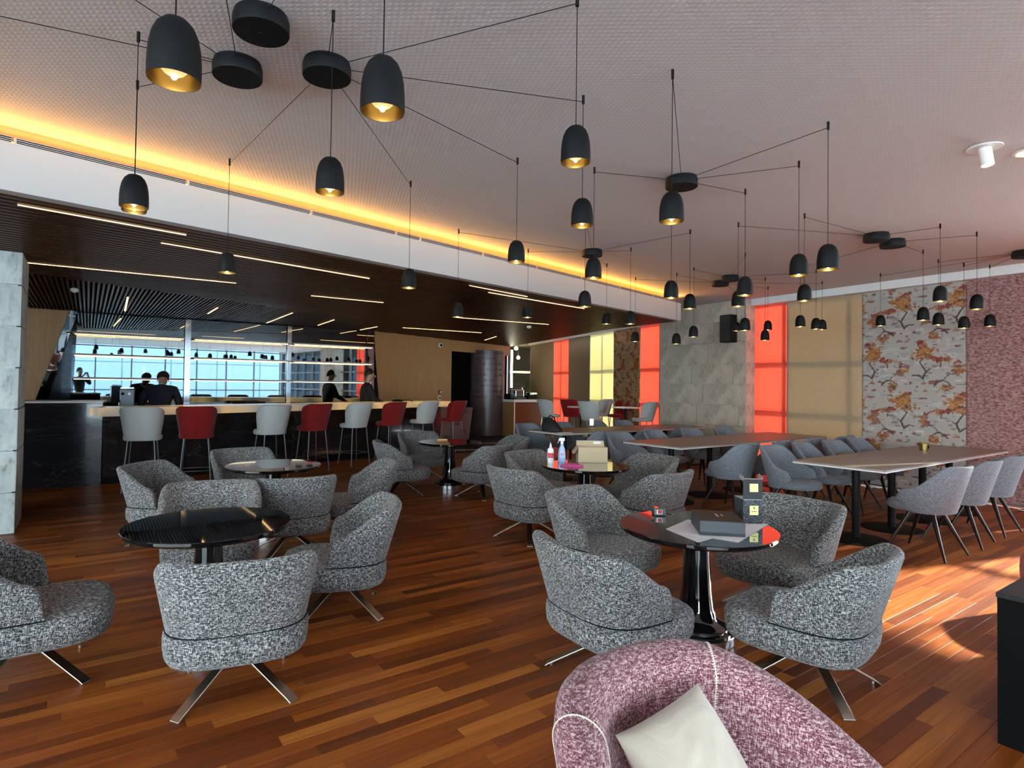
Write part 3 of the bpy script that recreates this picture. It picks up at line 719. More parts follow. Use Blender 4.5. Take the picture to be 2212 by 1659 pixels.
def place(proto, x, y, az, label, group=None):
    if proto.name not in used:
        used.add(proto.name); o = proto; o.location = (x, y, 0); o.rotation_euler = (0, 0, -R(az)); o['label'] = label
        if group: o['group'] = group
        return o
    return copy_tree(proto, (x, y, 0), az, label, group)
TABLES = {'near left': (-1.586, 3.435), 'near right': (1.245, 3.52), 'mid right': (1.017, 6.147), 'mid left': (-2.083, 5.847), 'far': (-.515, 8.409)}
place(T0, *TABLES['near left'], 0, 'round gloss black table at the left with nothing but reflections on it')
place(T0, *TABLES['near right'], 0, 'round gloss black table holding dark boxes and papers')
place(T0, *TABLES['mid right'], 0, 'round black table holding cleaning bottles and a cardboard box')
place(T0, *TABLES['mid left'], 0, 'round black table in front of the second and third bar stools, empty')
place(T0, *TABLES['far'], 0, 'farthest round black table, below the last bar stools')
for x, y, az, lab in [
    (-1.177, 2.873, -22, 'grey tweed armchair in the left foreground, its back to the viewer'),
    (-.93, 3.86, -104, 'grey tweed armchair right of the near left table, seen from its side'),
    (-1.96, 4.27, 155, 'grey tweed armchair behind the near left table, facing the viewer'),
    (-2.24, 2.94, 55, 'grey tweed armchair cut off by the left edge of the picture'),
    (-2.87, 5.42, 95, 'grey tweed armchair left of the empty middle table, near the first stool'),
    (-2.62, 6.55, 140, 'grey tweed armchair behind the empty middle table'),
    (-1.66, 5.08, -28, 'grey tweed armchair before the empty middle table, back to the viewer'),
    (-1.24, 5.76, -106, 'grey tweed armchair right of the empty middle table'),
    (-1.12, 7.90, 68, 'grey tweed armchair left of the farthest round table'),
    (-.98, 9.2, 150, 'grey tweed armchair behind the farthest round table, half hidden'),
    (-.06, 7.78, -52, 'grey tweed armchair in front of the farthest round table at its right'),
    (.22, 8.75, -112, 'grey tweed armchair right behind the farthest round table'),
    (.42, 5.72, 48, 'grey tweed armchair at front left of the table with cleaning bottles'),
    (.62, 6.72, 135, 'grey tweed armchair behind the cleaning bottles, facing the viewer'),
    (1.52, 5.62, -40, 'grey tweed armchair at front right of the cardboard box table'),
    (1.68, 6.55, -122, 'grey tweed armchair behind the cardboard box table at its right'),
    (.84, 4.25, 135, 'grey tweed armchair behind left of the table with dark boxes'),
    (.66, 3.06, 58, 'grey tweed armchair in front left of the table with dark boxes'),
    (1.96, 4.02, -122, 'grey tweed armchair right behind the table with dark boxes'),
    (1.62, 2.99, -44, 'grey tweed armchair in front right of the table with dark boxes')]:
    place(A0, x, y, az, lab)
# ---- rectangular dining tables
def dining_table(p, length, width, label, poles=(.40, 1.21, 2.02, 2.83), split=None):
    """p = near right corner; the table runs along TD and lies to the left of that edge"""
    p = Vector(p); az = math.atan2(TD.y, TD.x); nL = -TNv
    c_ = p + TD * length / 2 + nL * width / 2
    root = bpy.data.objects.new('dining_table', None); C.objects.link(root); root.location = (c_.x, c_.y, 0); root.rotation_euler = (0, 0, az)
    tag(root, label, 'table', 'long dining tables')
    xs = [-length / 2, (split or length / 2) - length / 2, length / 2]
    for a, b_ in ((xs[0], xs[1]), (xs[1], xs[2])):
        if b_ - a < .05: continue
        mk('tabletop', MB().box(((a + b_) / 2, 0, .7385), (b_ - a - .003, width, .015)), M['tabletop'], root)
        mk('table_edge', MB().box(((a + b_) / 2, 0, .7245), (b_ - a - .003, width - .004, .012)), M['tableedge'], root)
    for k in poles:
        x = k - length / 2
        g = MB(); g.tube([(x, 0, .015), (x, 0, .715)], .036, 20); mk('pole', g, M['black'], root, smooth=40)
        g = MB(); g.lathe([(.02, .018), (.05, .018), (.27, .010), (.285, .006), (.285, 0), (.02, 0)], 48, (x, 0, 0)); mk('base_disc', g, M['black'], root, smooth=30)
        g = MB(); g.box((x, 0, .711), (.45, .06, .014)); mk('cross_bar', g, M['black'], root)
    return root
TB, TA, TC = (3.53, 5.27), (2.29, 7.02), (1.12, 8.80)
dining_table(TB, 3.42, .83, 'long brown dining table at the right with a brass candle pot on it', split=1.71)
dining_table(TA, 3.45, .90, 'long empty brown dining table in the middle row', split=1.72)
dining_table(TC, 3.45, .80, 'farthest long dining table, with a black bag at its end', split=1.72)
def side(corner, t, right_side, width, off=.28):
    p = Vector(corner) + TD * t + (TNv * off if right_side else -TNv * (width + off)); return p
ordl = ['nearest', 'second', 'third', 'fourth']
rows = [
 (TB, (.42, 1.20, 1.98), True, .83, .16, 'dining chair', 'grey dining chair, {} on the near side of the right-hand table', 4),
 (TB, (.56, 1.24, 1.96, 2.62), False, .83, .30, '', 'grey dining chair, {} on the far side of the right-hand table', 4),
 (TA, (.62, 1.38, 2.2, 3.0), True, .90, .24, '', 'grey dining chair, {} on the near side of the middle table', 4),
 (TA, (.38, 1.15, 2.0, 2.85), False, .90, .22, '', 'grey dining chair, {} on the far side of the middle table', 4),
 (TC, (.42, 1.35, 2.25), True, .80, .24, '', 'grey dining chair, {} on the near side of the farthest table', 4),
 (TC, (.28, 1.09, 1.88, 2.63), False, .80, .2, '', 'grey dining chair, {} on the far side of the farthest table', 4)]
for corner, tt, rs, wd, off, _, lab, _n in rows:
    for i, t in enumerate(tt):
        p = side(corner, t, rs, wd, off); az = (-34.9 if rs else 145.1) + [3, -4, 2, -2][i]
        place(D0, p.x, p.y, az, lab.format(ordl[i]))
# ---- bar stools along the counter
for i, (x, y, az, red) in enumerate([(-4.54, 7.86, -22, 0), (-4.03, 8.27, -24, 1), (-3.27, 9.02, -44, 0), (-2.86, 9.80, -48, 1), (-2.35, 10.60, -50, 0), (-1.83, 11.25, -52, 1), (-1.28, 11.98, -54, 0), (-.74, 12.80, -56, 1)]):
    q = ['first', 'second', 'third', 'fourth', 'fifth', 'sixth', 'seventh', 'eighth'][i]
    place(SR if red else SW, x, y, az, '%s bar stool, %s from the left along the bar counter' % ('dark red' if red else 'cream', q), 'stools along the bar')
for px, py_, zt, az, red, lab in [(1187, 15.0, 0, 60, 0, 'cream high stool at the far window, beside the coffee cabinet'), (1236, 15.2, 0, 40, 1, 'dark red high stool at the far window, second from the coffee cabinet'),
        (1277, 13.8, 0, 45, 0, 'cream high stool at the far window, nearest of that group'), (1299, 15.8, 0, -110, 0, 'cream high stool before the glowing ivory blind, facing left'),
        (1337, 15.4, 0, -110, 1, 'dark red high stool at the far window, in front of the tree-print blind'), (1392, 13.7, 0, -100, 0, 'cream high stool in front of the narrow coral blind by the column')]:
    place(SR if red else SW, ratio(px) * py_, py_, az, lab, 'high stools by the far windows')
for i, (px, y) in enumerate([(1256, 14.5), (1352, 14.5)]):
    x = ratio(px) * y; root = empty('high_table', (x, y, 0), 0, ['round white high table among the far high stools, left one', 'round white high table among the far high stools, right one'][i], 'table')
    g = MB(); g.lathe([(.02, .925), (.33, .925), (.335, .935), (.335, .945), (.33, .95), (.02, .95)], 40); mk('tabletop', g, M['white_gloss'], root, smooth=30)
    g = MB(); g.tube([(0, 0, .01), (0, 0, .925)], .03, 14); mk('pole', g, M['black'], root, smooth=40)
    g = MB(); g.lathe([(.02, .016), (.24, .012), (.25, 0), (.02, 0)], 32); mk('base_disc', g, M['black'], root, smooth=30)
# ---- pink tub chairs
def tub_chair(x, y, az, label):
    root = empty('tub_chair', (x, y, 0), az, label, 'armchair')
    def zf(t):
        d = math.degrees(t); top = .465 - .215 * smooth01((d - 25) / 95)
        return top * math.sqrt(max(0.0, 1 - max(0, (d - 112) / 18) ** 2.6)) if d > 112 else top
    g = MB(); shell(g, .37, .37, .30, zf, R(130), .34, .115, 2.25, 72, .0, .12); mk('backrest', g, M['pink'], root, smooth=80)
    g = MB(); pad(g, .36, .36, .33, [(.16, .86), (.165, .95), (.20, .99), (.30, 1.0), (.36, .99), (.39, .93), (.405, .82), (.41, .4)], 2.3, .02); mk('seat', g, M['pink'], root, smooth=70)
    # blanket-stitch seams lying on the inner face of the back
    def Pin(t, q, ins):
        z = .30 + q; fl = 1 + .34 * q; xx, yy = sell(t, .37, .37, 2.25); l_ = math.hypot(xx, yy)
        return Vector((xx * fl - xx / l_ * ins, yy * fl - yy / l_ * ins - max(0, math.cos(t)) * .12 * q, z))
    for sgn, t0 in ((1, 38), (-1, 28)):
        g = MB(); prev = None
        path = [Pin(R(sgn * (t0 + 10 * k / 26)), .08 + (zf(R(t0 + 10)) - .06 - .08) * k / 26, .1165) for k in range(27)]
        path += [Pin(R(sgn * (t0 + 10)), zf(R(t0 + 10)) - .0575 + .0585 * math.sin(R(a)), .0575 + .0585 * math.cos(R(a))) for a in range(0, 181, 12)]
        path += [Pin(R(sgn * (t0 + 10)), (zf(R(t0 + 10)) - .06) * (1 - k / 14), -.001) for k in range(1, 15)]
        g.tube(path, .0016, 5)
        for k in range(0, len(path) - 1):
            for fr in (0, .5):
                c_ = path[k].lerp(path[k + 1], fr); d = (path[k + 1] - path[k]).normalized(); s_ = d.cross(Vector((0, 0, 1)) if abs(d.z) < .8 else Vector((-path[k].x, -path[k].y, 0)).normalized()).normalized()
                g.tube([c_ - s_ * .0045, c_ + s_ * .0045 + d * .003], .0010, 4)
        mk('seam', g, M['stitch'], root)
    g = MB(); g.lathe([(.05, .16), (.07, .12), (.24, .02), (.25, 0), (.05, 0)], 32); mk('base', g, M['steel'], root, smooth=40)
    return root
tub_chair(.60, 1.23, 148, 'pink boucle tub armchair cut off in the foreground, holding a cushion')
tub_chair(3.82, 3.70, -60, 'pink tub armchair at the right edge, behind the black box table')
# cushion leaning against the back of the pink chair
g = MB(); n_ = 22; hw, hh = .15, .15; top_, bot_ = [], []
for j in range(n_ + 1):
    for i in range(n_ + 1):
        u_, v_ = 2 * i / n_ - 1, 2 * j / n_ - 1
        pin = 1 - .10 * (abs(u_) ** 2.0) * (1 - abs(v_) ** 6) * .0; e1 = 1 - .045 * (1 - abs(v_) ** 2.2) * abs(u_) ** 4; e2 = 1 - .045 * (1 - abs(u_) ** 2.2) * abs(v_) ** 4
        x, y = hw * u_ * e1, hh * v_ * e2; t = .062 * ((1 - abs(u_) ** 2.4) * (1 - abs(v_) ** 2.4)) ** .55 + .002
        wr_ = .003 * math.sin(9 * u_ + 5 * v_) + .0025 * math.sin(17 * v_ - 11 * u_ + 1)
        top_.append((x, y, t + wr_ * (1 - max(abs(u_), abs(v_))))); bot_.append((x, y, -t))
k_ = n_ + 1; fs = []
for j in range(n_):
    for i in range(n_):
        a = j * k_ + i; fs.append((a, a + 1, a + k_ + 1, a + k_)); o_ = k_ * k_; fs.append((o_ + a, o_ + a + k_, o_ + a + k_ + 1, o_ + a + 1))
ed = [i for i in range(n_)] 
loop = [i for i in range(k_)] + [j * k_ + n_ for j in range(1, k_)] + [n_ * k_ + i for i in range(n_ - 1, -1, -1)] + [j * k_ for j in range(n_ - 1, 0, -1)]
for q in range(len(loop)):
    a, b_ = loop[q], loop[(q + 1) % len(loop)]; fs.append((a, k_ * k_ + a, k_ * k_ + b_, b_))
g.add(top_ + bot_, fs)
cu = mk('cushion', g, M['cushion'], smooth=180); tag(cu, 'cream velvet square cushion leaning inside the pink tub armchair', 'cushion')
CUSH = cu
# ---- black box table at the lower right
bx = Vector((2.14, 2.50)); g = MB(); d2 = Vector((.82, .572)); n2_ = Vector((.572, -.82))
root = empty('black_cabinet', (bx.x, bx.y, 0), 0, 'black box-shaped side cabinet cut off at the lower right corner', 'cabinet')
mk('body', MB().prism([(0, 0), tuple(d2 * .9), tuple(d2 * .9 + n2_ * .9), tuple(n2_ * .9)], 0.0, .60), M['boxblack'], root)
mk('top_panel', MB().prism([tuple(-d2 * .004 - n2_ * .004), tuple(d2 * .904 - n2_ * .004), tuple(d2 * .904 + n2_ * .904), tuple(-d2 * .004 + n2_ * .904)], .602, .622), mat('black_top', (.016, .0145, .013), .5, spec=.2), root, bevel=.002)
# ---- the bar
K0, K1 = Vector((-5.12, 7.86)), Vector((-.81, 13.2)); KD = (K1 - K0).normalized(); KN = Vector((-KD.y, KD.x)); KL = (K1 - K0).length
root = empty('bar_counter', (0, 0, 0), 0, 'long bar of dark marble with a pale back-lit onyx top', 'bar counter')
for i in range(5):
    a, b_ = KL * i / 5, KL * (i + 1) / 5; g = MB(); strip(g, K0 + KD * (a + .002), K0 + KD * (b_ - .002), KN, 0, .60, .955, 1.07); mk('top_slab', g, M['onyx'], root, bevel=.004)
def bodypt(t): return K0 + KN * .30 + KD * t
for i in range(6):
    a, b_ = .15 + (KL - .15) * i / 6, .15 + (KL - .15) * (i + 1) / 6; g = MB(); strip(g, bodypt(a + .002), bodypt(b_ - .002), KN, 0, .30, .10, .953); mk('front_slab', g, M['marble'], root, bevel=.002)
g = MB(); strip(g, bodypt(.15), bodypt(KL), KN, .04, .28, 0, .10); mk('plinth', g, M['black'], root)
e0 = bodypt(KL); g = MB(); a3 = [(e0, 0), (e0 + KD * .96, 0), (e0 + KD * 1.12, .9), (e0, .9)]
g.add([(p.x, p.y, z) for p, z in a3] + [(p.x + KN.x * .3, p.y + KN.y * .3, z) for p, z in a3], [(0, 1, 2, 3), (7, 6, 5, 4), (0, 4, 5, 1), (1, 5, 6, 2), (2, 6, 7, 3), (3, 7, 4, 0)])
M['marble2'] = mat('rosy_marble', (.11, .072, .072), .3, coat=.1)
mk('end_slab', g, M['marble2'], root, bevel=.002)
l0, l1 = bodypt(.14), Vector((-6.75, 7.36)); ld = (l1 - l0).normalized(); ln_ = Vector((ld.y, -ld.x))
root = empty('side_counter', (0, 0, 0), 0, 'black marble side counter left of the onyx bar, with a thin pale top', 'bar counter')
g = MB()
for i in range(2):
    g = MB(); a, b_ = i * (l1 - l0).length / 2, (i + 1) * (l1 - l0).length / 2; strip(g, l0 + ld * (a + .002), l0 + ld * (b_ - .002), ln_, 0, .5, 0, 1.125); mk('front_slab', g, M['marble'], root, bevel=.002)
g = MB(); strip(g, l0, l1, ln_, .01, .6, 1.127, 1.15); mk('top_slab', g, M['white_gloss'], root, bevel=.003)
# back counter and shelves at the mirror
root = empty('back_counter', (0, 0, 0), 0, 'low dark counter running under the mirrors behind the bar', 'bar counter')
g = MB(); strip(g, Q0 + BD * .9, Q0 + BD * 5.6, BNv, .03, .50, 0, .98); mk('body', g, M['marble'], root)
g = MB(); strip(g, Q0 + BD * .9, Q0 + BD * 5.6, BNv, .03, .52, .982, 1.01); mk('top_slab', g, mat('brown_stone', (.14, .11, .085), .2), root, bevel=.003)
for (a_, b__), where in (((155, 395), 'left'), ((412, 617), 'middle'), ((626, 796), 'right')):
    for z, lit, hn in ((2.235, 3, 'top'), (1.865, 1, 'middle'), (1.455, 0, 'lowest')):
        root = empty('shelf', (0, 0, 0), 0, '%s %sshelf of the %s mirror bay behind the bar' % (hn, 'lit ' if lit else '', where), 'shelf', 'shelves across the bar mirrors')
        g = MB(); strip(g, Q0 + BD * u(a_), Q0 + BD * min(u(b__), 5.62), BNv, .04, .24, z, z + .028); mk('board', g, M['white'], root, bevel=.002)
        g = MB(); strip(g, Q0 + BD * (u(a_) + .03), Q0 + BD * (min(u(b__), 5.62) - .03), BNv, .19, .225, z - .014, z - .001)
        mk('led_strip', g, M['led'] if lit else mat('dim_led', (1, .9, .7), .5, emit=(1, .85, .6), es=.7), root)
# objects around the bar
def thing_mesh(name, mb, mt, label, cat, **kw): return tag(mk(name, mb, mt, **kw), label, cat)
ec = Vector((ratio(276) * 9.0, 9.0)); root = empty('espresso_machine', (ec.x, ec.y, 1.07 - .22), -30, 'steel espresso machine on the bar beside the leaning man', 'coffee machine')
g = MB(); g.box((0, 0, .33), (.19, .30, .26)); mk('body', g, M['darksteel'], root, bevel=.012)
g = MB(); g.box((0, .02, .14), (.17, .26, .12)); mk('drip_base', g, M['darksteel'], root, bevel=.006)
g = MB(); g.box((0, 0, .475), (.17, .28, .02)); mk('cup_tray', g, M['chrome'], root)
for i, x in enumerate((-.055, .03)):
    g = MB(); g.tube([(x, -.165, .39), (x, -.19, .39)], .022, 14); mk('dial', g, M['black'] if i == 0 else M['white_gloss'], root, smooth=40)
g = MB(); g.tube([(-.09, -.15, .30), (-.10, -.18, .26), (-.10, -.18, .12)], .008, 8); mk('steam_wand', g, M['chrome'], root, smooth=50)
p = K0 + KD * 5.55 + KN * .3; g = MB(); g.ball((p.x, p.y, 1.085), .085, 8, (1.4, 1.0, .42)); g.tube([(p.x + .05, p.y, 1.09), (p.x + .22, p.y + .1, 1.105), (p.x + .30, p.y + .16, 1.075)], .008, 6)
thing_mesh('hat', g, M['black'], 'small black cap lying on the bar top below the wall sockets', 'cap', smooth=60)
# coffee cabinet and its machines
cz = Vector((.73, 16.5)); c60 = Vector((.87, .493)); n60 = Vector((-.493, .87)); azc = math.degrees(math.atan2(c60.x, c60.y)) - 90
root = empty('coffee_cabinet', (cz.x, cz.y, 0), azc, 'white framed cabinet with a brown door under the coffee machines', 'cabinet')
mk('side_panel', MB().box((.01, .37, .50), (.02, .74, 1.0)), M['oak'], root); mk('side_panel', MB().box((.96, .37, .50), (.02, .74, 1.0)), M['white_gloss'], root)
mk('back_panel', MB().box((.485, .73, .50), (.93, .02, 1.0)), M['oak'], root); mk('top_panel', MB().box((.485, .36, 1.005), (.99, .78, .07)), M['white_gloss'], root, bevel=.004)
mk('frame', MB().box((.03, -.005, .49), (.03, .02, .95)).box((.94, -.005, .49), (.03, .02, .95)).box((.485, -.005, .05), (.90, .02, .08)), M['white_gloss'], root)
dr_ = mk('door', MB().box((.485, .0, .53), (.87, .02, .86)), mat('red_brown_door', (.19, .045, .018), .25, coat=.3), root, bevel=.003)
g = MB(); g.ball((.485, -.03, .50), .018, 6); mk('knob', g, M['brass'], dr_, smooth=60)
def cpt(x, y): return cz + c60 * x + n60 * y
q = cpt(.30, .35); root = empty('coffee_machine', (q.x, q.y, 1.04), azc, 'chrome coffee machine with a black side, on the cabinet', 'coffee machine')
mk('body', MB().box((.02, 0, .17), (.30, .34, .22)), M['chrome'], root, bevel=.03); mk('side_cover', MB().prism([(-.30, -.18), (-.14, -.18), (-.14, .18), (-.30, .18)], 0, .16), M['black'], root, bevel=.02); mk('base', MB().box((0, -.02, .03), (.42, .38, .06)), M['black'], root, bevel=.008)
g = MB(); g.tube([(.10, -.12, .28), (.10, -.12, .35)], [.05, .04], 14); mk('bean_hopper', g, M['chrome'], root, smooth=50)
q = cpt(.80, .35); root = empty('coffee_machine', (q.x, q.y, 1.04), azc, 'smaller chrome coffee grinder at the right end of the cabinet', 'coffee machine')
mk('body', MB().box((.04, 0, .16), (.28, .22, .09)), M['chrome'], root, bevel=.03); mk('base', MB().prism([(-.16, -.12), (.12, -.12), (.12, .12), (-.16, .12)], 0, .11), M['black'], root, bevel=.015)
# curved dark marble drum with engraved lines of writing in the doorway
g = MB(); g.tube([(0, 0, 0), (0, 0, 2.42)], .50, 64)
cxd = Vector((.0, 17.25)); drum = mk('marble_drum', g, M['marble2'], smooth=40); drum.location = (cxd.x, cxd.y, 0); tag(drum, 'dark polished marble drum carved with lines of script, in the doorway', 'pillar')
def text(s_, size, loc, rx, ry, rz, mt, parent, ext=.002, name='lettering'):
    cu_ = bpy.data.curves.new(name, 'FONT'); cu_.body = s_; cu_.size = size; cu_.extrude = ext; cu_.align_x = 'CENTER'; cu_.align_y = 'CENTER'; cu_.resolution_u = 2
    o = bpy.data.objects.new(name, cu_); C.objects.link(o); bpy.context.view_layer.update()
    me = bpy.data.meshes.new_from_object(o.evaluated_get(bpy.context.evaluated_depsgraph_get())); bpy.data.objects.remove(o)
    o = bpy.data.objects.new(name, me); C.objects.link(o); me.materials.append(mt); o.location = loc; o.rotation_euler = (rx, ry, rz)
    if parent: o.parent = parent
    return o
INK = mat('carved_ink', (.012, .008, .010), .6)
words_ = ['\u05d5\u05d9\u05d0\u05de\u05e8', '\u05db\u05dc \u05d0\u05e9\u05e8', '\u05d4\u05d9\u05d5\u05dd \u05d5\u05db\u05df', '\u05de\u05d9 \u05d9\u05ea\u05df', '\u05e9\u05dc\u05d5\u05dd \u05e2\u05dc', '\u05dc\u05da \u05d0\u05ea\u05df', '\u05d1\u05d9\u05ea\u05df']
for i in range(9):
    z = 2.34 - i * .155; k = 0
    for a_deg in (-128, -104, -78, -52):
        k += 1
        if (i * 3 + k) % 4 == 3: continue
        t = R(a_deg); p = (math.cos(t) * .5005, math.sin(t) * .5005, z)
        text(words_[(i * 2 + k) % 7], .085, p, R(90), 0, t + R(90), INK, drum)
for i, (t_, z) in enumerate([(KL + .85, .80), (KL + .55, .52), (KL + .75, .36), (KL + .28, .60), (KL + .25, .25)]):
    p = bodypt(t_) - KN * .003; text(words_[i], .07, (p.x, p.y, z), R(90), 0, math.atan2(KD.y, KD.x), INK, bpy.data.objects['bar_counter'])
# potted palm in the passage
pl = empty('potted_palm', (ratio(1136) * 21.5, 21.5, 0), 0, 'tall spiky green potted palm beyond the coffee cabinet', 'plant')
g = MB(); g.lathe([(.05, .0), (.20, .0), (.26, .55), (.24, .56), (.22, .50), (.05, .50)], 24); mk('pot', g, M['white'], pl, smooth=40)
g = MB(); g.tube([(0, 0, .5), (.02, 0, 1.0), (0, .02, 1.35)], [.035, .03, .02], 8); mk('stem', g, mat('palm_stem', (.15, .10, .06), .8), pl, smooth=60)
lf = mat('palm_leaf', (.05, .13, .03), .4); rl = random.Random(2)
for i in range(46):
    az_ = rl.random() * 6.283; el = rl.uniform(-.15, 1.35); l_ = rl.uniform(.42, .66); b0 = Vector((0, 0, rl.uniform(.95, 1.4))); d = Vector((math.cos(az_) * math.cos(el), math.sin(az_) * math.cos(el), math.sin(el))); sd_ = d.cross(Vector((0, 0, 1))).normalized()
    g = MB(); rg_ = []
    for k in range(6):
        t = k / 5; c_ = b0 + d * l_ * t - Vector((0, 0, 1)) * .35 * l_ * t * t; wd = .032 * (1 - t) ** .7 * (.5 + t) + .002; up_ = Vector((0, 0, .006))
        rg_.append([c_ - sd_ * wd, c_ - up_, c_ + sd_ * wd, c_ + up_])
    g.loft(rg_); mk('leaf', g, lf, pl)
lt = Vector((ratio(1105) * 20.0, 20.0)); root = empty('tube_light', (lt.x, lt.y, 0), 0, 'upright glowing white tube light beyond the corner of the slatted ceiling', 'light'); g = MB(); g.tube([(0, 0, 1.36), (0, 0, 2.62)], .035, 10); mk('glowing_tube', g, M['ledwhite'], root, smooth=60); g = MB(); g.tube([(0, 0, 2.62), (0, 0, CEIL)], .006, 6); mk('cable', g, M['black'], root)
g = MB(); g.beam((.15, 24.0, 1.98), (1.7, 23.9, 1.96), .08, .07); thing_mesh('tube_light', g, mat('yellow_led', (1, .8, .3), .5, emit=(1, .62, .12), es=5), 'horizontal yellow light bar in the far passage', 'light')
for i, (px, yy, z) in enumerate([(1114, 22, 2.80), (1119, 24, 2.55)]):
    root = empty('spotlight', (ratio(px) * yy, yy, z), 0, ['upper small spotlight shining in the far passage', 'lower pair of small spotlights in the far passage'][i], 'light'); g = MB(); g.ball((0, 0, 0), .07, 8); mk('lamp_head', g, M['ledwhite'], root, smooth=60); g = MB(); g.tube([(0, 0, .05), (0, 0, CEIL - z)], .012, 6); mk('stem', g, M['white'], root)
# ---- wall things
p = Q1 + RDv * v(949); root = empty('security_camera', (p.x + RN.x * .02, p.y + RN.y * .02, 2.46), 0, 'white round security camera high on the oak wall', 'camera'); g = MB(); g.ball((0, 0, 0), .065, 10); mk('housing', g, M['white_gloss'], root, smooth=60); g = MB(); g.ball((.02, -.045, 0), .035, 8); mk('lens', g, M['black'], root, smooth=60)
for px, z, nm, lab, inner, sz in ((950, 1.235, 'alarm_switch', 'small dark red alarm switch on the oak wall by the doorway', .03, .10), (949, 1.085, 'wall_socket', 'white square wall socket under the red alarm switch', .03, .11)):
    p = Q1 + RDv * v(px) + RN * .012; root = empty(nm, (p.x, p.y, z), 0, lab, 'switch'); g = MB(); g.obox((0, 0, 0), Vector((RDv.x, RDv.y, 0)) * sz / 2, Vector((RN.x, RN.y, 0)) * .015, (0, 0, sz / 2)); mk('plate', g, M['white_gloss'] if nm == 'wall_socket' else mat('alarm_red', (.22, .02, .02), .4), root, bevel=.004)
    q = Vector((RDv.x, RDv.y, 0)) * (.02 if nm == 'alarm_switch' else 0) + Vector((RN.x, RN.y, 0)) * .018; g = MB(); g.obox(q, Vector((RDv.x, RDv.y, 0)) * .026, Vector((RN.x, RN.y, 0)) * .004, (0, 0, .024)); mk('button', g, M['black'] if nm == 'wall_socket' else M['white_gloss'], root)
p = COLR - WD * .12 - WD * .17 + WN * .10; root = empty('wall_speaker', (p.x, p.y, 2.53), 0, 'black loudspeaker mounted high on the concrete column', 'speaker')
g = MB(); g.obox((0, 0, 0), Vector((WD.x, WD.y, 0)) * .12, Vector((WN.x, WN.y, 0)) * .09, (0, 0, .25)); mk('cabinet', g, M['black'], root, bevel=.012)
g = MB(); g.obox(Vector((WN.x, WN.y, 0)) * .093, Vector((WD.x, WD.y, 0)) * .105, Vector((WN.x, WN.y, 0)) * .004, (0, 0, .235)); mk('grille', g, mat('speaker_grille', (.018, .018, .018), .8), root, bevel=.003)
g = MB(); g.obox(-Vector((WN.x, WN.y, 0)) * .095, Vector((WD.x, WD.y, 0)) * .04, Vector((WN.x, WN.y, 0)) * .008, (0, 0, .08)); mk('bracket', g, M['black'], root)
# ================================================================== lamps
def pendant(anchor, canopy, zb, label):
    x, y = anchor; root = empty('pendant_lamp', (x, y, zb), 0, label, 'pendant lamp', 'black dome pendant lamps')
    outer = [(.0595, 0), (.0600, .02), (.0595, .05), (.0570, .08), (.0515, .108), (.042, .130), (.028, .145), (.012, .151), (.002, .152)]
    inner = [(.002, .146), (.012, .145), (.026, .139), (.039, .125), (.048, .105), (.0535, .078), (.0560, .05), (.0568, .02), (.0575, 0)]
    g = MB(); n_ = 32; rings = []
    for i, (r_, z) in enumerate(outer): rings.append((r_, z))
    g.lathe(rings, n_); del g.f[-2]; mk('shade', g, M['black'], root, smooth=60)
    g = MB(); g.lathe(inner[::-1], n_); del g.f[-2]; g.loft([[(r_ * math.cos(6.28319 * j / n_), r_ * math.sin(6.28319 * j / n_), 0) for j in range(n_)] for r_ in (.0575, .0595)], cap=False); mk('shade_lining', g, M['brass'], root, smooth=60)
    g = MB(); g.ball((0, 0, .046), .036, 9); g.tube([(0, 0, .08), (0, 0, .135)], .014, 10); bl = mk('bulb', g, M['bulb'], root, smooth=60)
    g = MB(); g.ball((0, 0, .009), .0075, 5); mk('filament', g, M['spark'], bl)
    top = CEIL - .035 - zb; pts = [(0, 0, .15), (0, 0, top)]
    if canopy is not None:
        cx_, cy_ = canopy[0] - x, canopy[1] - y; l_ = math.hypot(cx_, cy_); k_ = (l_ - .112) / l_; pts += [(cx_ * k_, cy_ * k_, top + .012)]
    g = MB(); g.tube(pts[:2], .0019, 6)
    if canopy is not None: g.tube(pts[1:], .0019, 6)
    mk('cord', g, M['black'], root)
    g = MB(); g.tube([(0, 0, top - .012), (0, 0, CEIL - zb)], .0075, 8); mk('ceiling_hook', g, M['black'], root, smooth=50)
    return root
def zrow(x, y, py):
    lo, hi = -2, 8
    for _ in range(40):
        mz = (lo + hi) / 2; z = mz - EYE; d = y * cp + z * sp; vv = -y * sp + z * cp; u_ = x * cr + vv * sr; v2 = vv * cr - x * sr
        if PY - FPX * v2 / d > py: lo = mz
        else: hi = mz
    return mz
def can(px, py, label):
    p = at(px, py, CEIL - .075); root = empty('ceiling_canopy', (p[0], p[1], CEIL), 0, label, 'lamp canopy', 'black round lamp canopies')
    g = MB(); g.lathe([(.02, -.0), (.112, -.0), (.112, -.014), (.105, -.018), (.02, -.018)], 48); mk('mounting_plate', g, M['black'], root, smooth=35)
    g = MB(); g.lathe([(.02, -.0185), (.1175, -.0185), (.1185, -.030), (.1185, -.070), (.1165, -.075), (.02, -.075)], 48); mk('cover', g, M['black'], root, smooth=35)
    g = MB(); g.tube([(0, 0, -.076), (0, 0, -.081)], .007, 10); mk('screw_cap', g, M['black'], root); return p
cC1 = can(564, 71, 'large black canopy at the top, directly above the others')
cC2 = can(513, 168, 'black round canopy just right of the largest pendant lamp')
cC3 = can(706, 168, 'black round canopy with six cables, left of the second largest pendant')
cC4 = can(1472, 405, 'black canopy alone on the ceiling above the middle dining table')
cC5 = can(1279, 554, 'small black canopy in front of the amber cove, centre of the picture')
cE1 = can(1893, 521, 'left and higher one of the touching pair of canopies at the right')
cE2 = can(1928, 534, 'right and lower one of the touching pair of canopies at the right')
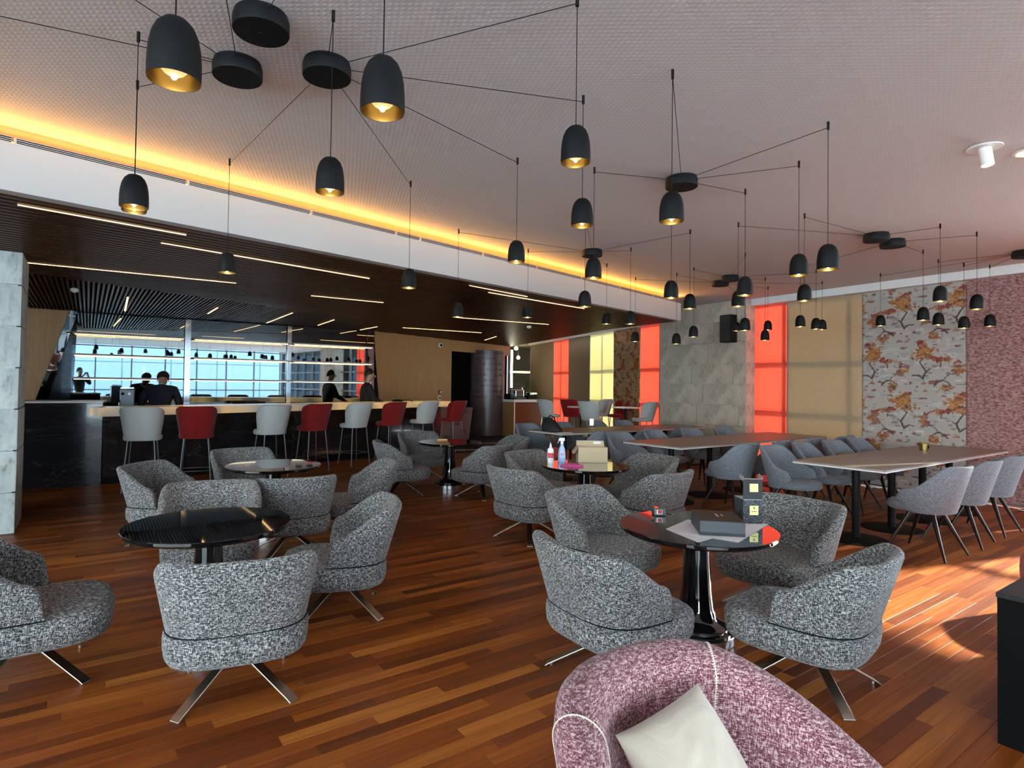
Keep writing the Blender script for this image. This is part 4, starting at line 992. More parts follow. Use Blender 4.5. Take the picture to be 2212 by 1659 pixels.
cF1 = can(1577, 607, 'right one of the far touching canopies above the concrete column')
cF2 = can(1556, 618, 'left one of the far touching canopies above the concrete column')
cG = can(2214, 556, 'black canopy cut off by the right edge of the picture')
CANS = [cC1, cC2, cC3, cC4, cC5, cE1, cE2, cF1, cF2, cG]
HK = CEIL - .03
lamps = [  # hook px, canopy, lamp bottom row, label
 (720, 38, cC3, 416, 'dome pendant hanging right below the six-cable canopy'),
 (1247, 5, cC3, 352, 'dome pendant in the upper centre, topmost of the middle three'),
 (1260, 218, cC3, 488, 'dome pendant in the centre, directly under another dome'),
 (1118, 350, cC3, 566, 'dome pendant against the white bulkhead right of centre'),
 (887, 399, cC3, 622, 'dome pendant at the lower edge of the bulkhead, above the oak wall'),
 (496, 352, cC3, 589, 'dome pendant dark against the slatted ceiling, second from the left'),
 (1453, 163, cC4, 479, 'dome pendant below left of the lone ceiling canopy'),
 (1789, 274, cC4, 582, 'dome pendant largest at the right, under the coral-tinted ceiling'),
 (1726, 357, cC4, 595, 'dome pendant just left of the largest right-hand one'),
 (1610, 416, cC4, 638, 'dome pendant above the wall speaker'),
 (1284, 370, cC4, 601, 'dome pendant below the small canopy at the amber cove'),
 (1451, 440, cC4, 644, 'dome pendant in front of the end of the white bulkhead'),
 (1491, 502, cC5, 667, 'dome pendant before the top of the concrete column, left side'),
 (1363, 540, cC5, 700, 'dome pendant under the bulkhead, second from its end'),
 (1311, 574, cC5, 700, 'dome pendant at the bulkhead edge above the farthest ivory blind'),
 (1141, 543, cC5, 686, 'dome pendant against the slatted ceiling above the marble drum'),
 (991, 501, cC5, 685, 'dome pendant against the slatted ceiling above the oak wall'),
 (1265, 470, cC5, 663, 'dome pendant on the white bulkhead, under two others in line'),
 (1738, 468, cE1, 650, 'dome pendant against the top of the tan blind'),
 (1595, 487, cE1, 662, 'dome pendant just over the wall speaker, partly behind another dome'),
 (2031, 490, cE1, 651, 'dome pendant highest against the tree-print blind'),
 (2110, 507, cE2, 668, 'dome pendant before the border of tree-print and mauve blinds'),
 (1994, 545, cE2, 692, 'dome pendant in the middle of the tree-print blind'),
 (1729, 578, cE2, 706, 'dome pendant lowest left against the tan blind'),
 (1499, 582, cF1, 728, 'dome pendant on the concrete column, right one of its low pair'),
 (1462, 594, cF2, 743, 'dome pendant lowest on the concrete column'),
 (1373, 603, cF2, 738, 'dome pendant before the tree-print blind left of the column'),
 (1610, 551, cF1, 714, 'dome pendant at the right side of the wall speaker'),
 (1763, 587, cF1, 711, 'dome pendant left one of two touching on the tan blind'),
 (1776, 612, cF2, 712, 'dome pendant right one of two touching on the tan blind'),
 (1653, 604, cF1, 735, 'dome pendant lowest on the coral blind right of the column'),
 (1659, 623, cF2, 713, 'dome pendant upper one on the coral blind right of the column'),
 (1591, 630, cF2, 715, 'dome pendant dark in front of the wall speaker'),
 (2027, 565, cG, 702, 'dome pendant lower centre against the tree-print blind'),
 (1902, 595, cG, 704, 'dome pendant leftmost against the tree-print blind'),
 (2082, 573, cG, 709, 'dome pendant near the right border of the tree-print blind'),
 (2138, 577, cG, 705, 'dome pendant lowest against the mauve blind'),
 (299, 83, cC2, 448, 'dome pendant farthest left, front one of two that overlap'),
 (297, 186, cC2, 457, 'dome pendant farthest left, mostly hidden behind its twin')]
for hx, hy, cc, pb, lab in lamps:
    p = at(hx, hy, HK); zb = zrow(p[0], p[1], pb); pendant(p, cc, zb, 'black ' + lab)
def hang(px, pb, width, cc, label):
    """a lamp whose hook lies outside the picture: its distance follows from its width"""
    y = .119 * FPX * math.sqrt(1 + .35 * ratio(px) ** 2) / width; x = ratio(px, pb) * y; pendant((x, y), cc, zrow(x, y, pb), label)
hang(376, 174, 113, cC2, 'largest black dome pendant, at the upper left')
hang(826, 243, 96, cC1, 'second largest black dome pendant, upper middle left')
for i, (ex, ey) in enumerate(((-1.9, 1.35), (-3.1, 2.1))):  # two lamps of the same cluster outside the picture at the left, cables in view
    pendant((ex, ey), cC2, 2.45, ['black dome pendant outside the picture, on the upper left cable', 'black dome pendant outside the picture, on the lower left cable'][i])
# ceiling LED lines
def led_line(a, b_, label, wd=.022):
    p, q = Vector(at(*a, WOODZ - .006)), Vector(at(*b_, WOODZ - .006)); g = MB(); g.beam((p.x, p.y, WOODZ - .005), (q.x, q.y, WOODZ - .005), wd * .26, .006); thing_mesh('led_line', g, M['led'], label, 'light')
    bpy.data.objects
for a, b_, lab, wd in [((38, 443), (402, 508), 'thin LED line nearest the bulkhead, at the far left', .022), ((348, 525), (798, 602), 'longest thin LED line, in the middle of the slatted ceiling', .022),
    ((48, 567), (510, 612), 'thin LED line starting beside the left pillar', .022), ((672, 639), (828, 654), 'short LED line above the right mirror bay', .022), ((1014, 617), (1139, 641), 'upper one of two LED lines near the end of the bulkhead', .026),
    ((1055, 632), (1262, 667), 'lower one of two LED lines near the end of the bulkhead', .026), ((870, 708), (1040, 719), 'faint LED line above the oak wall', .03), ((985, 686), (1185, 701), 'faint LED line above the doorway drum', .03),
    ((276, 642), (270, 672), 'wide short LED bar between cross slats, above the left mirror', .09), ((470, 665), (449, 678), 'short LED bar between cross slats, second from the left', .06), ((632, 676), (576, 698), 'slanting LED bar between cross slats, third from the left', .05),
    ((722, 691), (687, 703), 'slanting LED bar between cross slats, fourth from the left', .05), ((815, 706), (778, 713), 'slanting LED bar at the right end of the mirrors', .05), ((1072, 727), (1047, 735), 'small slanting LED bar above the doorway', .05)]:
    led_line(a, b_, lab, wd)
p = at(985 + 158, 705, WOODZ - .01); g = MB(); g.ball((p[0], p[1], WOODZ - .02), .05, 8, (1, 1, .7)); thing_mesh('smoke_detector', g, M['white_gloss'], 'white smoke detector on the slatted ceiling near the doorway', 'detector', smooth=60)
p = at(161, 625, WOODZ - .01); g = MB(); g.ball((p[0], p[1], WOODZ - .02), .05, 8, (1, 1, .7)); thing_mesh('smoke_detector', g, M['white_gloss'], 'white smoke detector on the cross slats near the left pillar', 'detector', smooth=60)
# ceiling spots at the right
p = at(2127, 320, CEIL - .005); root = empty('ceiling_spotlight', (p[0], p[1], CEIL), 0, 'white tiltable spotlight hanging from a round plate at the right', 'light')
g = MB(); g.lathe([(.01, 0), (.095, 0), (.097, -.004), (.095, -.008), (.01, -.008)], 40); mk('plate', g, M['white_gloss'], root, smooth=35)
g = MB(); ax_ = Vector((.10, -.10, -1)).normalized(); g.tube([Vector((0, 0, -.006)), Vector((0, 0, -.006)) + ax_ * .115], .036, 24, cap=True); hd = mk('lamp_head', g, M['white_gloss'], root, smooth=40)
g = MB(); g.tube([Vector((0, 0, -.006)) + ax_ * .1155, Vector((0, 0, -.006)) + ax_ * .1175], .032, 20); mk('lens', g, M['ledwhite'], hd)
p = at(2222, 330, CEIL - .005); root = empty('ceiling_downlight', (p[0], p[1], CEIL), 0, 'warm recessed downlight cut off by the right edge', 'light')
g = MB(); g.lathe([(.01, 0), (.085, 0), (.087, -.004), (.083, -.008), (.01, -.006)], 40); mk('trim_ring', g, M['white_gloss'], root, smooth=35)
g = MB(); g.lathe([(.005, -.0085), (.066, -.0085), (.066, -.0095), (.005, -.0095)], 32); mk('lens', g, M['led'], root)
tr_ = Q0 + BD * u(530) + BNv * .28; g = MB(); g.box((0, 0, .0175), (.62, .26, .035), math.atan2(BD.y, BD.x)); o = mk('serving_tray', g, M['black'], bevel=.004); o.location = (tr_.x, tr_.y, 1.011); tag(o, 'long black tray on the back counter under the middle mirror', 'tray')
# ================================================================== small things on the tables
TZ = .640
def onT(px, py, z=TZ): return Vector((*at(px, py, z), z))
card = mat('cardboard', (.50, .39, .25), .85); paper = mat('paper', (.80, .78, .80), .8); ink2 = mat('print_ink', (.12, .12, .14), .8)
def tri_frame(a, b_):
    d = Vector((b_[0] - a[0], b_[1] - a[1])).normalized(); return d, Vector((-d.y, d.x))
# paper sheets under the flat box
for i, (pts, lab) in enumerate([(((1438, 1143), (1487, 1122), (1557, 1158), (1508, 1172)), 'white sheet of paper left part under the flat dark box'), (((1470, 1152), (1595, 1172.5), (1660, 1133), (1560, 1120)), 'white printed sheet between the two dark boxes')]):
    P4 = [Vector(at(x, y, TZ)) for x, y in pts]; d = (P4[1] - P4[0]) if i == 0 else (P4[1] - P4[0]); 
    g = MB(); g.prism([tuple(q) for q in P4], TZ + .0006 + i * .0008, TZ + .0012 + i * .0008); root = mk('paper_sheet', g, paper); tag(root, lab, 'paper')
    e1, e2 = (P4[1] - P4[0]), (P4[3] - P4[0]); g = MB()
    for k in range(7):
        a = P4[0] + e1 * .12 + e2 * (.12 + k * .1); b_ = a + e1 * (.35 + .3 * ((k * 7) % 3) / 3); n_ = e2.normalized() * .0012
        z = TZ + .0013 + i * .0008; g.add([(a.x, a.y, z), (b_.x, b_.y, z), ((b_ + n_).x, (b_ + n_).y, z), ((a + n_).x, (a + n_).y, z)], [(0, 1, 2, 3)])
    mk('printed_lines', g, ink2, root)
# flat dark box
zb_ = TZ + .0025
a, b_ = Vector(at(1512, 1155.5, zb_)), Vector(at(1610.5, 1161, zb_)); d = (b_ - a); wdt = d.length; d.normalize(); n_ = Vector((-d.y, d.x))
c0 = Vector(at(1482.5, 1124, zb_)); dep = .30
root = empty('gift_box', (a.x, a.y, zb_), 0, 'flat dark grey box with copper lettering, lying on the papers', 'box')
bb = [(0, 0), tuple(d * wdt), tuple(d * wdt + n_ * dep), tuple(n_ * dep)]
mk('tray', MB().prism([tuple(Vector(q) * 1.0 + d * .0015 * (1 if i in (0, 3) else -1)) for i, q in enumerate(bb)], 0, .02), mat('box_grey', (.045, .055, .068), .5), root, bevel=.001)
lid = mk('lid', MB().prism(bb, .0, .078), mat('box_slate', (.030, .035, .043), .45), root, bevel=.0015)
mk('lid_top', MB().prism([tuple(Vector(q)) for q in bb], .0785, .080), mat('box_brown', (.030, .020, .015), .45), root)
copper = mat('copper_foil', (.55, .32, .20), .4, .6)
ad = math.atan2(d.y, d.x); cc_ = d * wdt * .5 + n_ * dep * .55
text('\u05d7\u05dc\u05d5\u05dd \u05d8\u05d5\u05d1', .022, (cc_.x, cc_.y, .0815), 0, 0, ad + R(90), copper, root, .0004); cc_ += d * .028; text('\u05d5\u05de\u05ea\u05d5\u05e7', .018, (cc_.x, cc_.y, .0815), 0, 0, ad + R(90), copper, root, .0004)
# tall open box with yellow labels
a, b_ = Vector(at(1605.5, 1131.5, TZ)), Vector(at(1647.5, 1132, TZ)); d = (b_ - a); wdt = d.length; d.normalize(); n_ = Vector((-d.y, d.x))
H = .145
m_ = M['ringbox'] = mat('ring_print', (.05, .06, .07), .4); vo = N(m_, 'ShaderNodeTexVoronoi', feature='DISTANCE_TO_EDGE'); vo.inputs['Scale'].default_value = 62; L(m_, coord(m_), vo.inputs['Vector'])
L(m_, ramp(m_, vo.outputs['Distance'], [(.05, (.012, .012, .014)), (.12, (.012, .012, .014)), (.16, (.085, .10, .12)), (.3, (.085, .10, .12)), (.36, (.03, .035, .04))]), bs(m_).inputs['Base Color'])
yl = mat('yellow_label', (.80, .72, .28), .6)
root = empty('tea_box', (a.x, a.y, TZ), 0, 'tall dark patterned box with its lid raised and yellow labels', 'box')
dd_ = .125; q4 = [Vector((0, 0)), d * wdt, d * wdt + n_ * dd_, n_ * dd_]
mk('body', MB().prism([tuple(q) for q in q4], 0, H), M['ringbox'], root, bevel=.001)
mk('rim', MB().prism([tuple(q) for q in q4], H, H + .002), M['white'], root)
# lid: hinged at the back edge, leaning back
lb = [Vector((*(q4[3] + n_ * .0), H)), Vector((*(q4[2] + n_ * 0), H))]; upv = Vector((n_.x * .30 + d.x * .12, n_.y * .30 + d.y * .12, .95)).normalized(); dz = Vector((d.x, d.y, 0)); nn = dz.cross(upv).normalized() * -1
fl = [Vector((0, 0, H + .002)), dz * wdt + Vector((0, 0, H + .002))]
g = MB(); lh = .125; th_ = .006
g.add([*(fl[0], fl[1], fl[1] + upv * lh, fl[0] + upv * lh), *[q + nn * th_ for q in (fl[0], fl[1], fl[1] + upv * lh, fl[0] + upv * lh)]], [(0, 1, 2, 3), (7, 6, 5, 4), (0, 4, 5, 1), (1, 5, 6, 2), (2, 6, 7, 3), (3, 7, 4, 0)])
lidp = mk('lid', g, mat('lid_dark', (.018, .018, .020), .4), root)
g = MB(); t1, t2 = fl[0] + upv * lh, fl[1] + upv * lh; nb = Vector((n_.x, n_.y, 0))
g.beam(t1, t2, .006, .004); g.beam(t1, t1 + nb * .05 + Vector((0, 0, .012)), .004, .03); g.beam(t2, t2 + nb * .05 + Vector((0, 0, .012)), .004, .03); mk('lid_flap', g, mat('flap_grey', (.30, .24, .22), .6), lidp)
for base, upx, z0, h_, par in ((Vector((0, 0, 0)), Vector((0, 0, 1)), .053, .056, root), (fl[0] + nn * 0, upv, .045, .05, lidp)):
    s0 = base + dz * (wdt * .33) + upx * z0; e1 = dz * .052; e2 = upx * h_; off = (Vector((-n_.x, -n_.y, 0)) * .0012)
    g = MB(); g.add([s0 + off, s0 + e1 + off, s0 + e1 + e2 + off, s0 + e2 + off, s0 + off * .2, s0 + e1 + off * .2, s0 + e1 + e2 + off * .2, s0 + e2 + off * .2], [(0, 1, 2, 3), (0, 4, 5, 1), (1, 5, 6, 2), (2, 6, 7, 3), (3, 7, 4, 0)]); lb_ = mk('label', g, yl, par)
    if par is root:
        cx_ = s0 + e1 * .5 + e2 * .72 + off * 1.5; g = MB(); g.add([cx_ + dz * -.007 + upx * .008, cx_ + dz * .007 + upx * .008, cx_ - upx * .009], [(0, 1, 2)])
        c2_ = s0 + e1 * .5 + e2 * .35 + off * 1.5; g.add([c2_ - dz * .017, c2_ + dz * .017, c2_ + dz * .017 + upx * .004, c2_ - dz * .017 + upx * .004], [(0, 1, 2, 3)]); mk('emblem', g, ink2, lb_)
# glass ash tray and pen
p = onT(1423, 1112); root = empty('glass_candle_holder', p, 0, 'small square glass holder with red and white print, on the gloss table', 'glass')
mk('glass_body', MB().box((0, 0, .024), (.075, .075, .048)), mat('smoked_glass', (.06, .10, .10), .05, coat=1), root, bevel=.008)
mk('printed_label', MB().box((-.006, -.0385, .026), (.036, .001, .028)), M['white_gloss'], root); mk('red_print', MB().box((-.004, -.0392, .027), (.028, .001, .024)), mat('red_ink', (.45, .03, .03), .4), root)
p, q = onT(1440, 1108), onT(1452, 1112); g = MB(); g.tube([p + Vector((0, 0, .004)), q + Vector((0, 0, .004))], .004, 8); thing_mesh('pen', g, M['steel'], 'short metal pen right of the small glass holder', 'pen', smooth=60)
# cleaning things on the middle table
p = onT(1189, 1000); root = empty('cleaning_bottle', p, 0, 'white plastic bottle with a red label on the middle table', 'bottle')
wp_ = mat('white_plastic', (.82, .84, .86), .35)
g = MB(); g.lathe([(.005, 0), (.030, 0), (.033, .006), (.033, .135), (.028, .150), (.014, .160), (.012, .172), (.005, .172)], 28); mk('bottle_body', g, wp_, root, smooth=45)
g = MB(); g.lathe([(.002, .172), (.013, .172), (.012, .190), (.006, .196), (.004, .215), (.002, .215)], 16); mk('cap', g, wp_, root, smooth=45)
g = MB(); rr = [[(.0336 * math.sin(t), -.0336 * math.cos(t), z) for t in [R(-60 + 12 * k) for k in range(11)]] for z in (.055, .108)]; g.loft(rr, cap=False, closed=False); mk('label', g, mat('bottle_red', (.65, .05, .08), .5), root)
p = onT(1213.5, 997); root = empty('spray_bottle', p, 0, 'pale blue spray bottle with a white trigger, on the middle table', 'bottle')
bp = mat('blue_plastic', (.42, .55, .85), .3)
g = MB(); pad(g, .043, .028, .028, [(0, .9), (.006, 1), (.06, 1.0), (.10, .90), (.135, .80), (.165, .45), (.175, .36), (.19, .36)], 2.4, seg=28); mk('bottle_body', g, bp, root, smooth=50)
g = MB(); g.tube([(0, 0, .19), (0, 0, .222)], .016, 12); g.loft([[(x, y, z) for x, y in ((-.035 + o, -.012), (.028, -.012), (.028, .012), (-.035 + o, .012))] for z, o in ((.222, .0), (.245, .0), (.254, .012))]); g.beam((-.03, 0, .235), (-.045, 0, .195), .012, .006); mk('trigger_head', g, wp_, root, bevel=.003)
mk('label', MB().box((.0, -.0285, .075), (.055, .001, .06)), mat('pale_label', (.62, .66, .85), .5), root); g = MB(); g.box((0, -.0292, .085), (.04, .0008, .008)); g.box((0, -.0292, .066), (.036, .0008, .006)); mk('label_print', g, mat('lab_print', (.35, .12, .3), .5), root)
g = MB(); rc = random.Random(5); K_ = 14; vs, fs = [], []
for j in range(K_ + 1):
    for i in range(K_ + 1):
        u_, v_ = 2 * i / K_ - 1, 2 * j / K_ - 1; ed_ = max(abs(u_), abs(v_)); x, y = .105 * u_ * (1 - .12 * math.sin(3 * v_)), .06 * v_ * (1 + .2 * math.cos(4 * u_))
        z = .006 + .03 * (1 - ed_ ** 2) * (.6 + .4 * math.sin(9 * u_ + 4 * v_) * math.cos(7 * v_ - 2 * u_)) + .006 * abs(math.sin(8 * u_)); vs.append((x, y, z))
o_ = len(vs); vs += [(x, y, .001) for x, y, z in vs]
for j in range(K_):
    for i in range(K_):
        a = j * (K_ + 1) + i; fs += [(a, a + 1, a + K_ + 2, a + K_ + 1), (o_ + a, o_ + a + K_ + 1, o_ + a + K_ + 2, o_ + a + 1)]
lp = [i for i in range(K_ + 1)] + [j * (K_ + 1) + K_ for j in range(1, K_ + 1)] + [K_ * (K_ + 1) + i for i in range(K_ - 1, -1, -1)] + [j * (K_ + 1) for j in range(K_ - 1, 0, -1)]
for q_ in range(len(lp)): a, b_ = lp[q_], lp[(q_ + 1) % len(lp)]; fs.append((a, o_ + a, o_ + b_, b_))
g.add(vs, fs); o = thing_mesh('cleaning_cloth', g, mat('pink_cloth', (.55, .08, .24), .9), 'crumpled pink cleaning cloth in front of the spray bottle', 'cloth', smooth=60); o.location = onT(1236, 1007); o.rotation_euler = (0, 0, R(-12))
a, b_ = Vector(at(1250, 999.5, TZ)), Vector(at(1312.5, 1000.5, TZ)); d = (b_ - a); wdt = d.length; d.normalize(); n_ = Vector((-d.y, d.x)); n3 = Vector((n_.x, n_.y, 0)); d3 = Vector((d.x, d.y, 0))
root = empty('cardboard_box', (a.x, a.y, TZ), 0, 'open light brown cardboard box on the middle table', 'box'); hb, db = .165, .20
for nm_, p0_, p1_ in (('front_wall', Vector((0, 0)), d * wdt), ('back_wall', n_ * db, n_ * db + d * wdt), ('side_wall', Vector((0, 0)), n_ * db), ('side_wall', d * wdt, d * wdt + n_ * db)):
    q_ = (p1_ - p0_).normalized(); nq = Vector((-q_.y, q_.x)); g = MB(); strip(g, p0_, p1_, nq, 0, .004, 0, hb + (.0 if nm_ != 'back_wall' else 0)); mk(nm_, g, card, root)
g = MB(); strip(g, Vector((0, 0)), d * wdt, n_, 0, db, 0, .004); mk('bottom', g, card, root)
g = MB(); q1, q2 = n3 * db + Vector((0, 0, hb)), n3 * db + d3 * wdt + Vector((0, 0, hb)); uf = n3 * .03 + Vector((0, 0, .05)); g.add([q1, q2, q2 + uf - d3 * .004, q1 + uf + d3 * .004, q1 + n3 * .003, q2 + n3 * .003, q2 + uf + n3 * .003 - d3 * .004, q1 + uf + n3 * .003 + d3 * .004], [(0, 1, 2, 3), (7, 6, 5, 4), (0, 4, 5, 1), (1, 5, 6, 2), (2, 6, 7, 3), (3, 7, 4, 0)]); bf = mk('flap', g, card, root)
s0 = q1.lerp(q2, .62) + uf * .35 - n3 * .0015; g = MB(); g.add([s0, s0 + d3 * .08, s0 + d3 * .08 + uf * .45, s0 + uf * .45], [(0, 1, 2, 3)]); mk('sticker', g, paper, bf)
g = MB(); q1 = Vector((0, 0, hb)); q2 = n3 * db + Vector((0, 0, hb)); uf = -d3 * .05 - Vector((0, 0, .075)); g.add([q1, q2, q2 + uf, q1 + uf, q1 - d3 * .003, q2 - d3 * .003, q2 + uf - d3 * .003, q1 + uf - d3 * .003], [(0, 1, 2, 3), (7, 6, 5, 4), (0, 4, 5, 1), (1, 5, 6, 2), (2, 6, 7, 3), (3, 7, 4, 0)]); mk('flap', g, card, root)
# brass candle pot
p = Vector((*at(1996, 973, .746), .746)); root = empty('candle_pot', p, 0, 'brass candle pot with a black label on the right dining table', 'candle')
g = MB(); g.lathe([(.005, 0), (.042, 0), (.045, .003), (.052, .085), (.050, .087), (.047, .082), (.041, .03), (.005, .03)], 32); mk('pot', g, M['brass'], root, smooth=40)
g = MB(); g.lathe([(.003, .032), (.041, .032), (.0425, .05), (.003, .052)], 24); mk('wax', g, M['white'], root, smooth=40)
g = MB(); ta = R(-65); rr = [[((.0455 + z * .082) * 1.012 * math.cos(t), (.0455 + z * .082) * 1.012 * math.sin(t), z) for t in [ta - R(20) + R(8) * k for k in range(6)]] for z in (.025, .062)]; g.loft(rr, cap=False, closed=False); mk('label', g, M['black'], root)
# far dining table: bag, papers, white cup
p = Vector((*at(1192, 932, .746), .746)); root = empty('shoulder_bag', p, 55, 'black slumped bag at the end of the farthest dining table', 'bag')
g = MB(); sk = [[(.19 * s_ * math.cos(t) + dx, .12 * s_ * math.sin(t), z) for t in [6.2832 * k / 20 for k in range(20)]] for z, s_, dx in ((.0, .95, 0), (.02, 1.05, 0), (.07, 1.0, -.02), (.13, .78, -.05), (.18, .5, -.08), (.21, .22, -.10))]; g.loft(sk); mk('bag_body', g, mat('black_fabric', (.012, .012, .013), .7), root, smooth=70)
g = MB(); g.tube([(-.15, .02, .17), (-.10, .05, .24), (.0, .04, .22), (.08, .02, .12)], .010, 8); mk('strap', g, M['black'], root, smooth=60)
p = Vector((*at(1214, 935.5, .747), .7465)); g = MB(); g.box((0, 0, .002), (.24, .16, .004), R(35)); g.box((.05, .02, .006), (.20, .14, .003), R(10)); o = thing_mesh('napkin_stack', g, paper, 'small stack of white papers beside the black bag', 'paper'); o.location = p
p = Vector((*at(1278, 919, .746), .746)); g = MB(); g.lathe([(.003, 0), (.032, 0), (.036, .012), (.036, .115), (.033, .118), (.003, .118)], 24); o = thing_mesh('candle', g, mat('white_wax', (.85, .82, .75), .5, emit=(1, .85, .6), es=.4), 'white pillar candle in the middle of the farthest dining table', 'candle', smooth=40); o.location = p
# ================================================================== people
skin = mat('skin', (.42, .23, .15), .5); hair = mat('dark_hair', (.018, .012, .010), .6); navy = mat('navy_jacket', (.010, .013, .028), .85); blk = mat('black_jacket', (.009, .009, .011), .85); trou = mat('dark_trousers', (.015, .015, .018), .8); shirt = mat('white_collar', (.6, .6, .62), .7)
def skinned(name, joints, bones, mt, parent, root_i=0, sub=2):
    me = bpy.data.meshes.new(name); me.from_pydata([j[:3] for j in joints], bones, []); o = bpy.data.objects.new(name, me); C.objects.link(o); o.parent = parent
    me.materials.append(mt); md = o.modifiers.new('skin', 'SKIN'); md.use_smooth_shade = True
    for i, j in enumerate(joints):
        d = me.skin_vertices[0].data[i]; r_ = j[3]; d.radius = r_ if isinstance(r_, tuple) else (r_, r_); d.use_root = i == root_i
    s_ = o.modifiers.new('sub', 'SUBSURF'); s_.levels = s_.render_levels = sub; return o
def person(x, y, az, label, lean=0.0, head=(0, 0), arms='down', coat=navy, hgt=1.0):
    root = empty('person', (x, y, 0), az, label, 'person'); root.scale = (hgt,) * 3
    # local: +Y forward, +X right; lean = forward bend of the upper body
    def up_(h, fx=0, fy=0): return (fx, math.sin(lean) * (h - .95) + fy * math.cos(lean), .95 + math.cos(lean) * (h - .95) - fy * math.sin(lean))
    def J(p, r_): return (*p, r_)
    A = {'down': [((.20, -.01), 1.40), ((.26, -.02), 1.12), ((.25, .10), .90)], 'work': [((.20, .0), 1.40), ((.28, .10), 1.16), ((.16, .36), 1.08)], 'phone': [((.19, .0), 1.40), ((.25, .18), 1.22), ((.09, .32), 1.50)]}[arms]
    J0 = [J((0, 0, .95), (.15, .11)), J(up_(1.12), (.11, .085)), J(up_(1.32), (.12, .085)), J(up_(1.44), (.065, .055)), J(up_(1.52, 0, .01), .052), J(up_(1.57, head[0] * .3, .02), .062), J(up_(1.66, head[0], .03 + head[1]), (.078, .095)), J(up_(1.73, head[0], .015 + head[1]), (.06, .075))]
    B0 = [(0, 1), (1, 2), (2, 3), (3, 4), (4, 5), (5, 6), (6, 7)]
    hands = []
    for sg in (-1, 1):
        i0 = len(J0)
        for (fx, fy), h in A: J0.append(J(up_(h, sg * fx, fy), (.048, .048) if h == A[0][1] else ((.043, .043) if fy < .3 and h != A[2][1] else (.028, .028))))
        w_ = Vector(up_(A[2][1], sg * A[2][0][0], A[2][0][1])); e_ = Vector(up_(A[1][1], sg * A[1][0][0], A[1][0][1])); dr__ = (w_ - e_).normalized(); pc = w_ + dr__ * .07
        J0.append((*pc, (.038, .020))); B0 += [(2, i0), (i0, i0 + 1), (i0 + 1, i0 + 2), (i0 + 2, i0 + 3)]; hands.append((pc, dr__, sg, i0 + 3))
        j0 = len(J0); J0 += [(sg * .095, 0, .86, .095), (sg * .105, .02, .50, .062), (sg * .11, -.02, .10, .040), (sg * .12, .12, .035, .038)]; B0 += [(0, j0), (j0, j0 + 1), (j0 + 1, j0 + 2), (j0 + 2, j0 + 3)]
    skinned('body', J0, B0, skin, root)
    for pc, dv, sg, _ in hands:
        side_ = dv.cross(Vector((0, 1, 0)) if abs(dv.y) < .8 else Vector((0, 0, 1))).normalized(); cu_ = dv.cross(side_) * .25; jj, bb_ = [(*pc, .018)], []
        for k, (o_, l_) in enumerate(((-.027, .068), (-.009, .078), (.009, .073), (.027, .058))):
            a_ = pc + side_ * o_ + dv * .02; i0 = len(jj); jj += [(*a_, .0105), (*(a_ + (dv + cu_ * .5) * l_ * .5), .0095), (*(a_ + (dv + cu_ * 1.6) * l_), .0075)]; bb_ += [(0, i0), (i0, i0 + 1), (i0 + 1, i0 + 2)]
        i0 = len(jj); a_ = pc + side_ * .032 * sg - dv * .02; jj += [(*a_, .012), (*(a_ + (side_ * sg + dv).normalized() * .04), .010)]; bb_ += [(0, i0), (i0, i0 + 1)]
        skinned('hand', jj, bb_, skin, root, sub=1)
    # jacket over torso and arms
    Jc = [J((0, 0, .88), (.165, .125)), J(up_(1.10), (.155, .12)), J(up_(1.32), (.19, .15)), J(up_(1.45), (.10, .09)), J(up_(1.49), (.062, .06))]; Bc = [(0, 1), (1, 2), (2, 3), (3, 4)]
    for sg in (-1, 1):
        i0 = len(Jc); (fx, fy), h = A[0]; (gx, gy), h2 = A[1]; (kx, ky), h3 = A[2]; Jc += [J(up_(h, sg * fx, fy), .072), J(up_(h2, sg * gx, gy), .058), J(up_(h3, sg * kx, ky), .042)]; Bc += [(2, i0), (i0, i0 + 1), (i0 + 1, i0 + 2)]
    skinned('jacket', Jc, Bc, coat, root)
    Jt = [(0, 0, .93, (.16, .12))]; Bt = []
    for sg in (-1, 1): i0 = len(Jt); Jt += [(sg * .095, 0, .84, .105), (sg * .105, .02, .50, .075), (sg * .11, -.02, .09, .058)]; Bt += [(0, i0), (i0, i0 + 1), (i0 + 1, i0 + 2)]
    skinned('trousers', Jt, Bt, trou, root)
    hc = Vector(up_(1.70, head[0], .0 + head[1])); f_ = Vector((0, math.cos(lean), -math.sin(lean))); u__ = Vector((0, math.sin(lean), math.cos(lean)))
    g = MB(); rings = []
    for k in range(9):
        t = R(-12 + 102 * k / 8); r_ = .094 * math.cos(t); z = .108 * math.sin(t)
        rings.append([hc + Vector((r_ * math.cos(a), 0, 0)) + f_ * (r_ * 1.15 * math.sin(a) - .012 + (.0 if math.sin(a) < .3 else -.025 * (1 - k / 8))) + u__ * (z - .055 * max(0, -math.sin(a)) * (1 - k / 8)) for a in [6.2832 * q / 20 for q in range(20)]])
    g.loft(rings); mk('hair', g, hair, root, smooth=70)
    fc = Vector(up_(1.655, head[0], .03 + head[1])); g = MB(); g.loft([[fc + f_ * .088 + u__ * .025 + Vector((-.007, 0, 0)), fc + f_ * .088 + u__ * .025 + Vector((.007, 0, 0)), fc + f_ * .085 + u__ * .02], [fc + f_ * .118 - u__ * .022 + Vector((-.014, 0, 0)), fc + f_ * .118 - u__ * .022 + Vector((.014, 0, 0)), fc + f_ * .085 - u__ * .03]]); mk('nose', g, skin, root, smooth=60)
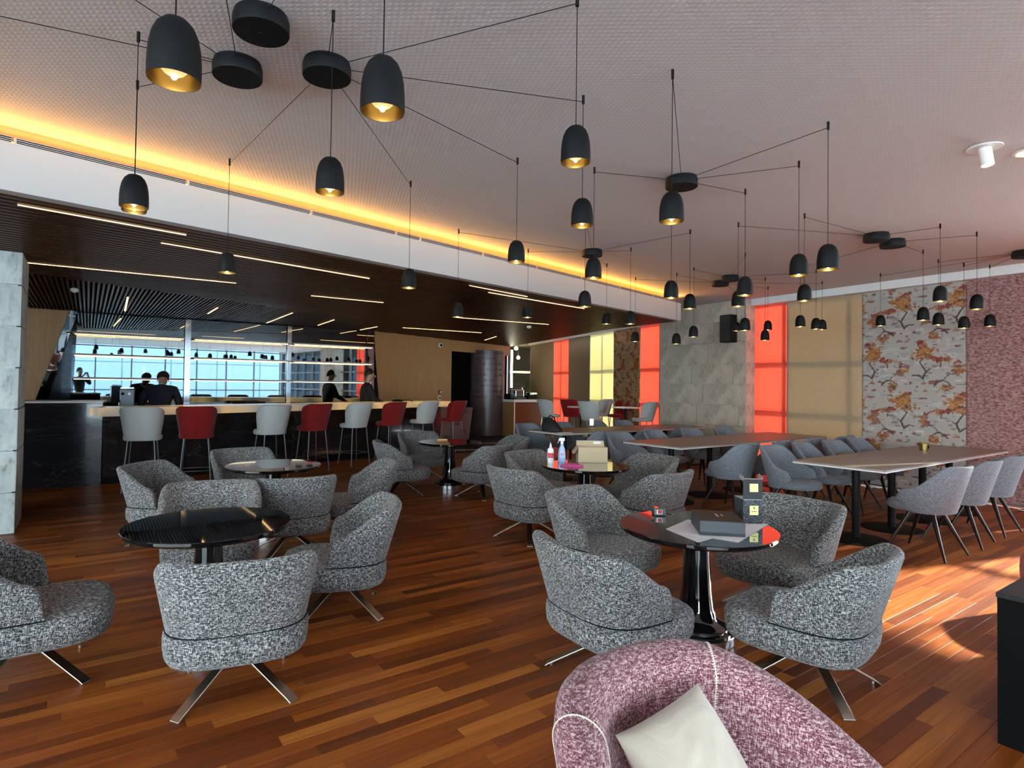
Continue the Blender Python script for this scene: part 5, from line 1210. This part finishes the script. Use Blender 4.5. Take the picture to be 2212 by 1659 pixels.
    for sg in (-1, 1):
        g = MB(); g.ball(fc + Vector((sg * .080, 0, 0)) - f_ * .005, .028, 6, (.3, .7, 1)); mk('ear', g, skin, root, smooth=60)
        g = MB(); g.ball(fc + f_ * .088 + u__ * .02 + Vector((sg * .03, 0, 0)), .010, 5); mk('eye', g, M['black'], root, smooth=60)
    g = MB(); g.ball(fc + f_ * .093 - u__ * .052, .02, 5, (1.1, .3, .25)); mk('mouth', g, mat('lips', (.35, .12, .10), .5), root, smooth=60)
    g = MB(); c_ = Vector(up_(1.475, 0, .0)); g.loft([[c_ + Vector((r_ * math.cos(a), 0, 0)) + f_ * r_ * math.sin(a) + u__ * z for a in [6.2832 * q / 16 for q in range(16)]] for r_, z in ((.072, -.02), (.062, .02), (.058, .02), (.060, -.02))]); mk('collar', g, shirt if coat is navy else coat, root, smooth=60)
    return root
person(-5.13, 9.28, -22, 'person in a navy jacket bending over behind the bar, back turned', .72, (0, .02), 'work', navy, 1.0)
person(-2.52, 12.25, 62, 'person in a black hooded jacket standing at the mirror, face in profile', .08, (0, .03), 'work', blk, .975)
ph = person(-.02, -.42, -2, 'person holding up a phone, seen only in the bar mirror', 0.0, (0, 0), 'phone', blk, 1.03)
g = MB(); g.box((0, -.105, 1.435), (.15, .009, .072)); thing_mesh('phone', g, M['black'], 'phone held sideways by the person reflected in the mirror', 'phone', bevel=.003)
# coat of light from the far unseen side is left to the windows; cushion pose last
tilt = Matrix.Rotation(R(0), 4, 'Z')
def cushion_pose(center, facing_az, tilt_deg, spin):
    f_ = Vector((math.sin(R(facing_az)), math.cos(R(facing_az)), 0)); z_ = (f_ * math.cos(R(tilt_deg)) + Vector((0, 0, math.sin(R(tilt_deg))))).normalized(); x_ = Vector((0, 0, 1)).cross(z_).normalized(); y_ = z_.cross(x_)
    m4 = Matrix((x_, y_, z_)).transposed().to_4x4(); CUSH.matrix_world = Matrix.Translation(center) @ m4 @ Matrix.Rotation(R(spin), 4, 'Z')
cushion_pose((.485, 1.37, .575), 150, 38, 8)
